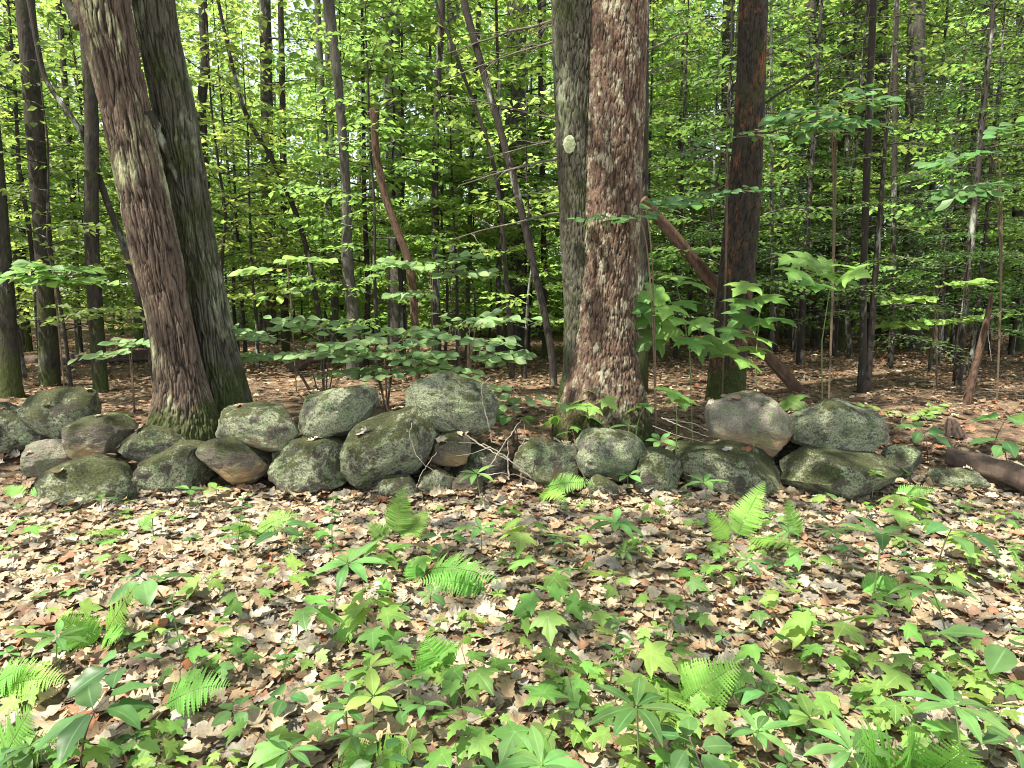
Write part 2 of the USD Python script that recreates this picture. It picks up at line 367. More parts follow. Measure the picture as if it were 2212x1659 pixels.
# ---------------------------------------------------------------- trunks
def rnoise(p, octaves, seed):
    return meshkit.fbm(p, octaves, seed)


def trunk_mesh(sections, y, nth=40, dz=.05, amp=.006, freq=9.0, stretch=6.0, seed=0, top=12.0, flare=.0, lean_keep=True, ytop=0.0):
    """sections: (py, left px, right px) down the trunk as the photograph shows it, at y metres; the trunk goes on up to top."""
    sec = sorted(sections)
    C = np.array([at((a + b) / 2, py, y) for py, a, b in sec]); R = np.array([(b - a) / 2 * dist(c) / F for (py, a, b), c in zip(sec, C)])
    o = np.argsort(C[:, 2]); C, R = C[o], R[o]
    z0 = min(C[0, 2], float(tz(C[0, 0], y))) - .3
    zs = np.concatenate([[z0], C[:, 2]]) if z0 < C[0, 2] - .02 else C[:, 2]
    xs = np.concatenate([[C[0, 0]], C[:, 0]]) if len(zs) > len(C) else C[:, 0]
    rs = np.concatenate([[R[0] * 1.05], R]) if len(zs) > len(C) else R
    if top > zs[-1]:
        sl = (xs[-1] - xs[0]) / (zs[-1] - zs[0]) if len(xs) > 1 else 0
        sl = float(np.clip(sl, -.35, .35))
        zs = np.append(zs, top); xs = np.append(xs, xs[-1] + sl * .7 * (top - zs[-2])); rs = np.append(rs, max(rs[-1] * (1 - .5 * (top - zs[-2]) / max(top, 1)), rs[-1] * .3))
    from scipy.interpolate import PchipInterpolator
    zz = np.arange(zs[0], zs[-1], dz)
    zvis = at(1106, -120, y)[2]
    hi = np.arange(zvis, zs[-1], .35)
    zz = np.concatenate([zz[zz < zvis], hi, [zs[-1]]]) if zs[-1] > zvis else np.append(zz, zs[-1])
    zz = np.unique(zz)
    cx = PchipInterpolator(zs, xs)(zz); r = PchipInterpolator(zs, rs)(zz)
    th = np.arange(nth) * 2 * np.pi / nth
    T, ZZ = np.meshgrid(th, zz)
    Rr = np.broadcast_to(r[:, None], T.shape)
    p = np.stack([np.cos(T) * Rr, np.sin(T) * Rr, ZZ], -1)
    low = meshkit.fbm(p * [2.2, 2.2, 1.1] + seed * 3.7, 3, seed) - .5
    wp = meshkit.fbm(p * [5, 5, 2.5] + 11, 3, seed + 3)[..., None] - .5
    q = p * [freq, freq, freq / stretch] + wp * [1.3, 1.3, .6] + seed * 7.1
    fur = lambda qq, s_, wd: np.exp(-((meshkit.fbm(qq, 2, s_) - .5) / wd) ** 2)
    ridge = np.clip(1 - .8 * fur(q, seed + 9, .075) - .45 * fur(q * [1.7, 1.7, 2.3] + 5, seed + 13, .06), 0, 1)   # plates between narrow furrows
    fine = meshkit.fbm(p * [freq * 3.2, freq * 3.2, freq * 1.3], 3, seed + 5)
    h = .72 * ridge + .28 * fine
    base = float(tz(C[0, 0], y))
    k = np.exp(-np.maximum(ZZ - base, 0) / .32)
    but = 1 + flare * k * (.55 + .45 * np.cos(5 * T + seed)) + .10 * low
    rad = Rr * but + amp * (h - .6) * np.minimum(1, Rr / .15)
    yo = (zz - base) * ytop
    v = np.stack([cx[:, None] + np.cos(T) * rad, y + yo[:, None] + np.sin(T) * rad, ZZ], -1).reshape(-1, 3)
    n = len(zz)
    a, b = np.meshgrid(np.arange(n - 1), np.arange(nth), indexing='ij')
    f = np.stack([a * nth + b, a * nth + (b + 1) % nth, (a + 1) * nth + (b + 1) % nth, (a + 1) * nth + b], -1).reshape(-1, 4)
    f = np.vstack([f[:, [0, 1, 2]], f[:, [0, 2, 3]]])
    f = np.vstack([f, [[(n - 1) * nth, (n - 1) * nth + q_, (n - 1) * nth + q_ + 1] for q_ in range(1, nth - 1)]])
    axis = lambda zq: np.array([np.interp(zq, zz, cx), y + (zq - base) * ytop, zq])
    return v, f, np.clip(h, 0, 1).ravel(), np.array([cx[0], y, base]), axis, lambda zq: float(np.interp(zq, zz, r))


def shift(mesh, off):
    return np.asarray(mesh[0]) - np.asarray(off), mesh[1]


# ---------------------------------------------------------------- crowns (foliage meshes shared by the trees)
def leaf_card(n, fold=.25, w=.42):
    """Outline of a small ovate leaf, unit length, n quads per half."""
    if n == 1:
        v = np.array([[0, 0, 0], [w, .42, fold * w], [0, 1, -.06], [-w, .42, fold * w]]); f = np.array([[0, 1, 2], [0, 2, 3]])
    else:
        v = np.array([[0, 0, 0], [w * .85, .28, fold * w], [w * .8, .62, fold * w * .8], [0, 1, -.12], [-w * .8, .62, fold * w * .8], [-w * .85, .28, fold * w], [0, .5, 0.0]])
        f = np.array([[0, 1, 6], [1, 2, 6], [2, 3, 6], [6, 3, 4], [6, 4, 5], [6, 5, 0]])
    return v, f


def many_leaves(pos, d, nrm, size, n=1, w=.42):
    tv, tf = leaf_card(n, w=w)
    d = unit(d); s = unit(np.cross(d, nrm)); nn = np.cross(s, d)
    v = pos[:, None] + size[:, None, None] * (tv[None, :, :1] * s[:, None] + tv[None, :, 1:2] * d[:, None] + tv[None, :, 2:3] * nn[:, None])
    f = tf[None] + (np.arange(len(pos)) * len(tv))[:, None, None]
    return v.reshape(-1, 3), f.reshape(-1, 3)


def crown(seed, H, zb, R, nb, leaf, step=.055, tri=1, droop=.12, flat=.35, w=.40):
    """Layered branches on a thin stem from height zb to H. Returns wood (MB) and the foliage mesh."""
    g = np.random.default_rng(seed)
    wood = MB(); P, D, N, S = [], [], [], []
    sx = np.cumsum(g.normal(0, .04, 8)); sy = np.cumsum(g.normal(0, .04, 8)); zl = np.linspace(0, H, 8)
    stem = lambda z: np.array([np.interp(z, zl, sx - sx[0]), np.interp(z, zl, sy - sy[0]), z])
    rad = lambda z: .006 + .034 * (1 - z / H) * H / 7
    zz = np.linspace(-.2, H, 26)
    wood.tube([stem(z) for z in zz], [rad(max(z, 0)) * (1.25 if z < .1 else 1) for z in zz], 7, .6)
    for b in range(nb):
        u = ((b + g.random()) / nb) ** .9
        z = zb + (H - zb) * u; az = b * 2.4 + g.normal(0, .4)
        L = R * (1 - .62 * u) * g.uniform(.55, 1.15)
        dirh = np.array([math.cos(az), math.sin(az), 0]); e = g.uniform(.05, .5)
        p0 = stem(z); p2 = p0 + dirh * L + Z * (L * e * .6 - droop * L * L * .3); p1 = p0 + dirh * L * .5 + Z * (L * e * .6)
        br = wob(bez(p0, p1, p2, 7), .02, int(g.integers(1 << 30)))
        wood.tube(br, np.linspace(.004 + .005 * L, .002, 7), 4, .6)
        nt = max(3, int(L / .15)); side = 1
        for k in range(nt):
            s = .2 + .8 * (k + .5) / nt; side = -side
            q0 = np.array([np.interp(s, np.linspace(0, 1, 7), br[:, c]) for c in range(3)])
            tl = (1.12 - s) * L * .55 * g.uniform(.6, 1.1) + .08
            td = unit(dirh * .75 + side * np.array([-dirh[1], dirh[0], 0]) * g.uniform(.5, 1.0) + Z * g.normal(.0, .15))
            m = max(2, int(tl / step)); t = (np.arange(m) + .7) / m
            sd = np.where(np.arange(m) % 2 == 0, 1, -1)[:, None]
            lat = np.array([-td[1], td[0], 0])
            pos = q0 + td * (t * tl)[:, None] - Z * (.18 * (t * tl) ** 2)[:, None]
            dl = td * .7 + lat * sd * .9 + g.normal(0, .25, (m, 3)); dl[:, 2] -= .15 + droop
            P.append(pos); D.append(dl); N.append(Z + g.normal(0, flat, (m, 3))); S.append(leaf * g.uniform(.65, 1.15, m))
    P, D, N, S = map(np.concatenate, (P, D, N, S))
    return wood, many_leaves(P, D, N, S, tri, w)


def canopy(seed, R, h, n, leaf):
    """Leaf masses of a high crown: clumps of leaves on a flattened dome."""
    g = np.random.default_rng(seed)
    nc = n // 24
    c = unit(g.normal(0, 1, (nc, 3))) * (g.random((nc, 1)) ** .45) * [R, R, h]
    pos = np.repeat(c, 24, 0) + g.normal(0, 1, (nc * 24, 3)) * [.33, .33, .13]
    d = g.normal(0, 1, (len(pos), 3)) * [1, 1, .35]; nr = Z + g.normal(0, .45, (len(pos), 3))
    return many_leaves(pos, d, nr, leaf * g.uniform(.7, 1.2, len(pos)), 1, .42)


def hemlock(seed, H, zb, R, nb):
    """Needle-leaved understory conifer: flat drooping sprays."""
    g = np.random.default_rng(seed)
    wood = MB(); P, D, N, S = [], [], [], []
    zz = np.linspace(-.2, H, 16)
    wood.tube([[0, 0, z] for z in zz], [.06 * (1 - max(z, 0) / H) + .006 for z in zz], 7, .6)
    for b in range(nb):
        u = (b + g.random()) / nb; z = zb + (H - zb) * u; az = b * 2.4 + g.normal(0, .3); L = R * (1 - .75 * u) * g.uniform(.7, 1.1)
        dh = np.array([math.cos(az), math.sin(az), 0]); lat = np.array([-dh[1], dh[0], 0])
        br = bez([0, 0, z], np.array([0, 0, z + .1 * L]) + dh * L * .5, np.array([0, 0, z - .16 * L]) + dh * L, 7)
        wood.tube(br, np.linspace(.012, .002, 7), 4, .6)
        for k in range(int(L / .07)):
            s = .15 + .85 * (k + .5) / int(L / .07 + 1); sd = 1 if k % 2 else -1
            q = np.array([np.interp(s, np.linspace(0, 1, 7), br[:, c]) for c in range(3)])
            tl = (1.1 - s) * L * .42 + .05; td = unit(dh * .7 + lat * sd + Z * g.normal(-.1, .1))
            m = max(2, int(tl / .045)); t = (np.arange(m) + .5) / m
            P.append(q + td * (t * tl)[:, None] - Z * (.25 * (t * tl) ** 2)[:, None]); D.append(td * .6 + g.normal(0, .55, (m, 3)) * [1, 1, .25]); N.append(Z + g.normal(0, .35, (m, 3))); S.append(np.full(m, .075) * g.uniform(.7, 1.2, m))
    P, D, N, S = map(np.concatenate, (P, D, N, S))
    return wood, many_leaves(P, D, N, S, 1, .22)


CROWN_SPECS = [  # seed, H, zb, R, branches, leaf, material
    ('beech_a', 1, 6.5, .9, 1.9, 32, .125, 'under_green', .06), ('beech_b', 2, 5.0, .7, 1.7, 30, .12, 'under_yellow', .06), ('beech_c', 3, 8.0, 1.4, 2.2, 36, .13, 'under_green', .065),
    ('maple_a', 4, 7.0, 1.6, 2.0, 32, .145, 'under_yellow', .07), ('maple_b', 5, 4.0, .5, 1.4, 26, .12, 'under_green', .055), ('maple_c', 6, 9.0, 2.2, 2.4, 38, .15, 'under_yellow', .075)]
KIND = {}
for nm, sd, H, zb, R, nb, lf, mt, stp in CROWN_SPECS:
    c = kind_class('kind_' + nm)
    wood, fol = crown(sd, H, zb, R, nb, lf, stp)
    put(c, 'trunk', wood.mesh(), 'bark_thin', smooth=True, attrs={'ridge': wood.attr()})
    put(c, 'crown', fol, mt)
    KIND[nm] = str(c.GetPath())
for nm, sd in (('hemlock_a', 11), ('hemlock_b', 12)):
    c = kind_class('kind_' + nm)
    wood, fol = hemlock(sd, 6.0 if sd == 11 else 8.5, .9, 1.9, 34)
    put(c, 'trunk', wood.mesh(), 'bark_thin', smooth=True, attrs={'ridge': wood.attr()})
    put(c, 'crown', fol, 'hemlock_green')
    KIND[nm] = str(c.GetPath())
for k, (n_, lf) in enumerate(((1500, .15), (1100, .17))):
    c = kind_class(f'kind_high_crown_{"ab"[k]}')
    put(c, 'foliage', canopy(20 + k, 2.7, 1.3, n_, lf), 'canopy_green')
    KIND['canopy_' + 'ab'[k]] = str(c.GetPath())


PATCHES = ((4.6, 9.6), (6.4, 10.6), (5.2, 12.2), (8.0, 12.0), (-5.6, 9.4), (-.6, 8.9), (-3.4, 9.2), (2.6, 10.4))   # sunlit patches of forest floor


def shades_patch(p, r):
    fx, fy = p[0] - SUN[0] / SUN[2] * p[2], p[1] - SUN[1] / SUN[2] * p[2]
    return any(math.hypot(fx - a, fy - b) < r for a, b in PATCHES)


def high_crown(tree, off, scale, rz, which):
    at0 = np.array(tree.GetAttribute('xformOp:translate').Get()) + off
    if shades_patch(at0, 2.4 * float(np.max(scale))):
        return
    x = UsdGeom.Xform.Define(stage, str(tree.GetPath()) + '/' + numbered('crown', str(tree.GetPath())))
    x.AddTranslateOp().Set(Gf.Vec3d(*map(float, off))); x.AddRotateZOp().Set(rz); x.AddScaleOp().Set(Gf.Vec3f(*map(float, np.broadcast_to(scale, 3))))
    x.GetPrim().GetReferences().AddInternalReference(KIND['canopy_' + which]); x.GetPrim().SetInstanceable(True)


rng = np.random.default_rng(7)


def tree(name, label, cat, sections, y, bark, crowns=2, cz=(10, 14), crad=1.0, branches=(), extra=None, group=None, **kw):
    """A tree whose trunk follows the photograph; extra: more stems (sections, y, bark, keywords); branches: (pixel start, pixel end, radius, y end)."""
    v, f, h, base, axis, rad = trunk_mesh(sections, y, **kw)
    t = thing(name, label, cat, base, group=group)
    put(t, 'trunk', shift((v, f), base), bark, smooth=True, attrs={'ridge': h})
    for s2, y2, b2, k2 in (extra or ()):
        v, f, h, _, _, _ = trunk_mesh(s2, y2, **{**kw, **k2})
        put(t, 'trunk', shift((v, f), base), b2, smooth=True, attrs={'ridge': h})
    g = np.random.default_rng(int(abs(base[0] * 1000) + y * 77))
    for (a, b, r0, yb, bk) in branches:
        p0, p2 = at(*a, y), at(*b, yb)
        pm = (p0 + p2) / 2 + Z * .06 * np.linalg.norm(p2 - p0) * g.uniform(-1, 1.2)
        m = MB(); L = np.linalg.norm(p2 - p0); main = wob(bez(p0, pm, p2, 12), min(L * .010, r0 * .3), int(g.integers(1 << 30)))
        m.tube(main, np.linspace(r0, r0 * .25, 12), 6, .55)
        for k in range(int(L / .22)):
            s = g.uniform(.25, .95); q = np.array([np.interp(s, np.linspace(0, 1, 12), main[:, c]) for c in range(3)])
            d = unit(unit(p2 - p0) * .7 + g.normal(0, .6, 3)); ll = L * .22 * g.uniform(.4, 1.2)
            m.tube(wob(bez(q, q + d * ll * .5 + Z * .03, q + d * ll, 5), .008, int(g.integers(1 << 30))), np.linspace(r0 * .3, r0 * .1, 5), 4, .5)
        put(t, 'branch', shift(m.mesh(), base), bk, smooth=True, attrs={'ridge': m.attr()})
    for k in range(crowns):
        z = cz[0] + (cz[1] - cz[0]) * (k + .5) / crowns
        a = axis(z)
        off = a - base + np.array([g.normal(0, .9 * crad), g.normal(0, .9 * crad), 0])
        high_crown(t, off, crad * g.uniform(.85, 1.2), g.uniform(0, 360), 'ab'[k % 2])
    return t, base, axis


BARK = dict(nth=270, dz=.018, amp=.030, freq=36.0, stretch=13.0)
tree('oak_tree', 'twin-stemmed old oak leaning left with pale lichen streaks, rising out of the stone wall', 'tree',
     [(-60, 160, 268), (0, 170, 274), (250, 226, 322), (553, 290, 387), (653, 316, 402), (760, 335, 426), (850, 338, 448), (905, 330, 468), (935, 320, 478)], 5.35, 'bark_oak',
     extra=[([(-60, 285, 365), (0, 290, 372), (250, 338, 420), (553, 388, 468), (700, 414, 498), (800, 424, 522), (860, 425, 536), (900, 420, 548)], 5.75, 'bark_greygreen', dict(seed=4))],
     branches=[((318, 240), (398, 418), .05, 5.6, 'bark_dark'), ((178, 60), (130, -30), .07, 5.3, 'bark_greygreen')],
     crowns=5, cz=(8.5, 13), crad=1.25, seed=1, flare=.10, top=13, **BARK)
tb = tree('oak_tree', 'huge red-barked oak with two fused stems, mossy foot and a pale lichen spot', 'tree',
     [(-60, 1278, 1402), (0, 1276, 1398), (250, 1266, 1390), (553, 1256, 1378), (680, 1246, 1372), (790, 1232, 1378), (850, 1216, 1392), (885, 1205, 1400), (915, 1200, 1405)], 5.9, 'bark_red',
     extra=[([(-60, 1188, 1290), (0, 1191, 1290), (250, 1200, 1290), (553, 1213, 1300), (700, 1219, 1310), (800, 1216, 1310), (850, 1207, 1310), (905, 1196, 1320)], 5.98, 'bark_greygreen', dict(seed=6))],
     crowns=5, cz=(8.5, 13), crad=1.25, seed=3, flare=.08, top=13, **{**BARK, 'amp': .024, 'freq': 50.0, 'stretch': 6.0})
lm = trimesh.creation.icosphere(3); lv = np.array(lm.vertices); lv = lv * (1 + .5 * (meshkit.fbm(lv * 3, 3, 4) - .5))[:, None] * [.052, .018, .075]
lc = at(1230, 312, 5.80)
put(tb[0], 'lichen_patch', (lv + lc - tb[1], lm.faces), 'lichen_crust', smooth=True)
tree('maple_tree', 'dark mossy tree with rusty bark patches behind the pale boulder', 'tree',
     [(-60, 1600, 1662), (0, 1598, 1658), (250, 1588, 1650), (553, 1558, 1632), (700, 1542, 1616), (800, 1532, 1608), (850, 1527, 1606), (880, 1520, 1612)], 7.6, 'bark_rusty',
     branches=[((1540, 700), (1375, 700), .02, 6.9, 'wood_dead'), ((1625, 575), (1760, 520), .016, 7.0, 'bark_thin'), ((1560, 330), (1545, 420), .02, 7.4, 'bark_thin'), ((1640, 230), (1845, 108), .018, 7.2, 'bark_thin'), ((1640, 300), (1800, 240), .013, 7.0, 'bark_thin')],
     crowns=3, cz=(8.5, 12), seed=8, flare=.08, top=12, nth=130, dz=.025, amp=.016, freq=44.0, stretch=5.0)
MID = dict(nth=44, dz=.05, amp=.008, freq=34.0, stretch=4.0)
# (name, label, category, sections, y, bark, keywords)
TR = [
    ('maple_tree', 'mossy dark trunk behind the round moss-capped boulder', [(0, 36, 72), (553, 78, 112), (840, 88, 129), (862, 84, 134)], 8.9, 'bark_dark', {}),
    ('maple_tree', 'dark trunk with a flared foot at the left end of the stone wall', [(0, -70, -32), (300, -32, 0), (590, -8, 24), (830, 0, 44), (872, -8, 52)], 8.0, 'bark_dark', {}),
    ('maple_tree', 'straight thin dark trunk between the mossy trunk and the leaning oak', [(0, 168, 190), (167, 180, 206), (560, 186, 214), (853, 204, 234)], 8.5, 'bark_dark', {}),
    ('young_tree', 'thin curved black sapling stem touching the outer side of the leaning oak', [(0, 58, 70), (150, 86, 97), (300, 177, 190), (440, 226, 240), (553, 268, 283), (760, 320, 334), (850, 330, 345)], 8.6, 'bark_thin', {}),
    ('young_tree', 'slender crooked trunk covered in pale lichen spots behind the lichened stone', [(0, 698, 722), (200, 722, 742), (430, 738, 758), (553, 738, 762), (700, 750, 776), (828, 748, 778)], 9.7, 'bark_pine', dict(seed=5)),
    ('young_tree', 'black stem leaning left in front of the grey pine', [(0, 994, 1010), (133, 1030, 1046), (366, 1096, 1112), (553, 1140, 1156), (836, 1188, 1204)], 8.9, 'bark_thin', {}),
    ('young_tree', 'thinner whip-like stem leaning beside the black leaning stem', [(0, 938, 944), (110, 978, 986), (400, 1070, 1079), (620, 1090, 1100), (800, 1100, 1112)], 9.6, 'bark_thin', {}),
    ('young_tree', 'straight black pole-like stem with pale lichen rings behind the big top boulder', [(0, 948, 962), (250, 936, 950), (500, 932, 946), (806, 940, 955)], 10.5, 'bark_thin', {}),
    ('pine_tree', 'straight grey pine with many dead side branches', [(0, 1096, 1136), (250, 1090, 1136), (553, 1088, 1138), (745, 1086, 1142)], 14.0, 'bark_pine', dict(pine=1)),
    ('pine_tree', 'grey mottled trunk with a ragged top half behind the snag', [(0, 826, 862), (190, 829, 866), (553, 838, 876), (735, 838, 880)], 16.0, 'bark_pine', dict(pine=.4)),
    ('pine_tree', 'greyish pine trunk between the pole-like stem and the grey pine', [(0, 966, 992), (553, 970, 1002), (705, 970, 1004)], 19.0, 'bark_pine', dict(pine=.5)),
    ('young_tree', 'straight dark trunk hugging the right edge of the huge oak', [(0, 1376, 1402), (553, 1373, 1400), (850, 1368, 1400)], 8.4, 'bark_dark', dict(br=[((1388, 5), (955, 120), .026), ((1388, 45), (963, 172), .022), ((1386, 300), (953, 203), .02), ((1386, 280), (1050, 342), .02), ((1386, 310), (990, 400), .024), ((1384, 440), (960, 522), .022), ((1388, 20), (1130, 75), .016), ((1392, 110), (1500, 60), .018), ((1392, 160), (1520, 120), .016), ((1390, 190), (1450, 170), .014), ((1386, 390), (1100, 430), .015)])),
    ('young_tree', 'dark crooked trunk behind the leaning oak on its inner side', [(0, 428, 446), (120, 434, 452), (250, 425, 445), (553, 440, 462), (790, 446, 474)], 12.0, 'bark_dark', {}),
    ('young_tree', 'thin dark stem bowed to the upper left in the open understory', [(150, 500, 508), (240, 524, 534), (383, 602, 614), (553, 660, 671), (760, 690, 702)], 10.8, 'bark_thin', dict(top=6.2)),
    ('young_tree', 'dark slim trunk standing alone on the needle-covered ground past the boulders', [(0, 1880, 1894), (300, 1868, 1882), (600, 1858, 1872), (780, 1855, 1871), (868, 1850, 1866)], 8.2, 'bark_thin', {}),
    ('pine_tree', 'dark straight trunk beside the twin boulders, deep in the wood', [(0, 1822, 1846), (300, 1812, 1836), (553, 1800, 1824), (745, 1794, 1822)], 15.0, 'bark_dark', dict(pine=.5)),
    ('pine_tree', 'grey straight trunk halfway between the rusty-patched tree and the paired dark trunks', [(0, 1740, 1762), (400, 1748, 1770), (745, 1752, 1776)], 16.0, 'bark_pine', dict(pine=.8)),
    ('pine_tree', 'left trunk of a close pair of dark straight trunks', [(0, 1852, 1876), (400, 1860, 1880), (740, 1864, 1886)], 18.0, 'bark_dark', dict(pine=.3)),
    ('pine_tree', 'right trunk of a close pair of dark straight trunks', [(0, 1896, 1918), (400, 1886, 1908), (740, 1882, 1906)], 19.0, 'bark_dark', dict(pine=.3)),
    ('pine_tree', 'thick grey-brown pine in the wood behind the lichened boulder', [(0, 1964, 1998), (300, 1958, 1992), (553, 1952, 1988), (745, 1950, 1990)], 15.5, 'bark_pine', dict(pine=.8)),
    ('pine_tree', 'dark trunk above the dead leaning snag on the right', [(0, 2134, 2154), (300, 2118, 2138), (553, 2110, 2132), (745, 2106, 2132)], 15.5, 'bark_dark', dict(pine=.7)),
    ('pine_tree', 'pale grey trunk just beyond the rusty-patched tree', [(0, 1690, 1706), (400, 1692, 1710), (725, 1694, 1714)], 20.0, 'bark_pine', dict(pine=.5)),
    ('pine_tree', 'thin dark trunk peeping out on the left of the rusty-patched tree', [(0, 1562, 1588), (400, 1556, 1578), (735, 1548, 1572)], 17.0, 'bark_dark', dict(pine=.6)),
    ('pine_tree', 'dark trunk at the far right edge of the wood', [(0, 2200, 2224), (400, 2190, 2214), (760, 2180, 2208)], 14.5, 'bark_dark', dict(pine=.7)),
    ('pine_tree', 'broad dark trunk far behind the inner side of the leaning oak', [(0, 560, 584), (400, 566, 592), (735, 570, 600)], 17.0, 'bark_dark', dict(pine=.3)),
    ('young_tree', 'slim dark trunk next to the broad dark trunk behind the layered shrub', [(0, 600, 612), (400, 606, 620), (745, 608, 626)], 14.5, 'bark_dark', {}),
    ('young_tree', 'thin dark stem standing alone between the leaning oak and the mossy trunk', [(0, 120, 132), (400, 150, 162), (770, 166, 180)], 12.5, 'bark_dark', {}),
    ('pine_tree', 'dark trunk in the gap between the flared-foot trunk and the mossy trunk', [(0, 8, 34), (400, 24, 50), (740, 36, 66)], 15.0, 'bark_dark', {}),
    ('young_tree', 'dark trunk half hidden by the outer edge of the leaning oak', [(0, 120, 134), (300, 196, 212), (553, 286, 304), (740, 292, 312)], 15.5, 'bark_dark', {}),
    ('young_tree', 'slim grey stem right behind the twig pile and the pine', [(0, 1030, 1040), (400, 1012, 1022), (770, 1004, 1016)], 13.0, 'bark_pine', {}),
    ('young_tree', 'slim stem between the grey pine and the huge oak', [(0, 1160, 1170), (400, 1166, 1178), (770, 1170, 1184)], 13.0, 'bark_dark', {}),
    ('young_tree', 'thin pale stem in the dense green wood right of the rusty-patched tree', [(0, 1662, 1668), (400, 1664, 1671), (790, 1660, 1668)], 11.5, 'bark_pine', dict(top=6)),
    ('young_tree', 'thin dark stem crossing in front of the thick grey-brown pine', [(0, 1932, 1942), (400, 1926, 1937), (800, 1916, 1928)], 11.0, 'bark_thin', {}),
    ('young_tree', 'thin pale stem leaning right among the sunlit sprays above the log', [(450, 2042, 2047), (600, 2022, 2028), (800, 2004, 2011)], 10.5, 'bark_pine', dict(top=3.6)),
]
for k, (nm, lb, sec, y, bk, kw) in enumerate(TR):
    kw = dict(kw); pine = kw.pop('pine', 0); own = kw.pop('br', ()); g = np.random.default_rng(500 + k)
    br = []
    if pine:
        cx_ = lambda py: float(np.interp(py, [s[0] for s in sec], [(s[1] + s[2]) / 2 for s in sec]))
        for b in range(int(22 * pine)):
            py = g.uniform(20, 640); L = g.uniform(60, 190) * 13 / y * (1 if py > 250 else 1.3); sgn = g.choice([-1, 1])
            br.append(((cx_(py), py), (cx_(py) + sgn * L, py - L * g.uniform(-.25, .55)), g.uniform(.014, .028), y - g.uniform(-.8, 2.2), 'wood_dead' if g.random() < .2 else 'bark_thin'))
    br += [(a, b, r, y + float(g.uniform(-.6, .6)), 'twig_dead') for a, b, r in own]
    tree(nm, lb, 'tree', sec, y, bk, crowns=0 if 'top' in kw else 1, cz=(11, 15), crad=.6, branches=br, **{**MID, 'seed': 20 + k, 'top': 13, **kw})
# the bare snag with a broken reddish top
tree('dead_snag', 'bare dead snag with a broken reddish top, curving behind the stones', 'dead tree',
     [(236, 798, 820), (300, 802, 818), (400, 818, 834), (500, 850, 868), (560, 872, 890), (640, 884, 902), (800, 890, 908)], 8.5, 'wood_dead', crowns=0, top=0, seed=70, **MID)
tree('dead_snag', 'broken dead sapling stump leaning right, rusty at the tip', 'dead tree',
     [(632, 2140, 2146), (690, 2126, 2138), (760, 2108, 2122), (886, 2078, 2096)], 7.4, 'wood_dead', crowns=0, top=0, seed=71, branches=[((2132, 700), (2142, 780), .006, 7.3, 'twig_grey'), ((2136, 690), (2180, 660), .006, 7.2, 'twig_grey')], **MID)
def log(pts, r0, r1, seed):
    """A fallen trunk: knotty, ridged along its length."""
    P = np.array(pts); n = 90; sd = 26
    c = np.array([[np.interp(s, np.linspace(0, 1, len(P)), P[:, k]) for k in range(3)] for s in np.linspace(0, 1, n)])
    k = np.ones(9) / 9; c = np.stack([np.convolve(np.pad(c[:, i], 4, 'edge'), k, 'valid') for i in range(3)], 1)
    s = np.linspace(0, 1, n); c = c + (meshkit.fbm(np.stack([s * 5, s * 0 + seed, s * 0], -1), 3, seed)[:, None] - .5) * .05
    m = MB(); m.tube(c, np.linspace(r0, r1, n), sd, .6)
    v, f = m.mesh(); ax = np.repeat(c, sd, 0); d = v - ax; L = np.linalg.norm(P[-1] - P[0]); a = np.tile(np.arange(sd) * 2 * np.pi / sd, n); t = np.repeat(s * L, sd)
    q = np.stack([np.cos(a) * 1.6, np.sin(a) * 1.6, t * 1.3], -1); h = meshkit.fbm(q * 2.2 + seed, 4, seed); big = meshkit.fbm(q * [.7, .7, 1.6] + seed, 2, seed + 1)
    v = ax + d * (1 + .5 * (h - .5) + .45 * (big - .5))[:, None]
    return (v, f), np.clip(.1 + 1.1 * h, 0, 1)


# leaning dead log behind the rusty-patched tree
m = MB()
lp = np.array([at(1384, 425, 7.9), at(1450, 505, 8.0), at(1530, 600, 8.1), at(1640, 750, 8.2), at(1745, 862, 8.25), at(1768, 890, 8.25)])
m_, a_ = log(lp, .06, .078, 3)
tag(put(None, 'leaning_log', m_, 'wood_dead', smooth=True, attrs={'ridge': a_}), 'dead brown log leaning diagonally behind the rusty-patched tree', 'log')
m = MB()
lp = np.array([at(2042, 985, 5.2), at(2120, 1005, 5.0), at(2215, 1040, 4.7), at(2330, 1090, 4.4)])
m_, a_ = log(lp, .075, .10, 4)
tag(put(None, 'rotten_log', m_, 'wood_rotten', smooth=True, attrs={'ridge': a_}), 'dark rotten log lying at the right end of the wall', 'log')
# low fallen trunk on the left behind the oak
m = MB()
lp = np.array([at(-60, 790, 11.6), at(120, 778, 11.8), at(330, 768, 12.0)])
m_, a_ = log(lp, .12, .10, 5)
tag(put(None, 'fallen_log', m_, 'wood_rotten', smooth=True, attrs={'ridge': a_}), 'dark fallen trunk lying across the ground left of the leaning oak', 'log')
m = MB()
lp = np.array([at(620, 795, 10.6), at(665, 772, 10.7), at(720, 764, 10.9)])
m_, a_ = log(lp, .16, .13, 6)
tag(put(None, 'fallen_log', m_, 'wood_rotten', smooth=True, attrs={'ridge': a_}), 'short dark fallen trunk behind the layered shrub and the lichened stone', 'log')
# rotten stump by the log
v, f, h, base, _, _ = trunk_mesh([(905, 2046, 2062), (930, 2042, 2078), (960, 2036, 2088)], 5.9, nth=40, dz=.02, amp=.03, freq=26, stretch=5, seed=33, top=0)
t = thing('tree_stump', 'small charred-looking rotten stump beside the rotten log', 'stump', base)
put(t, 'trunk', shift((v, f), base), 'wood_rotten', smooth=True, attrs={'ridge': h})
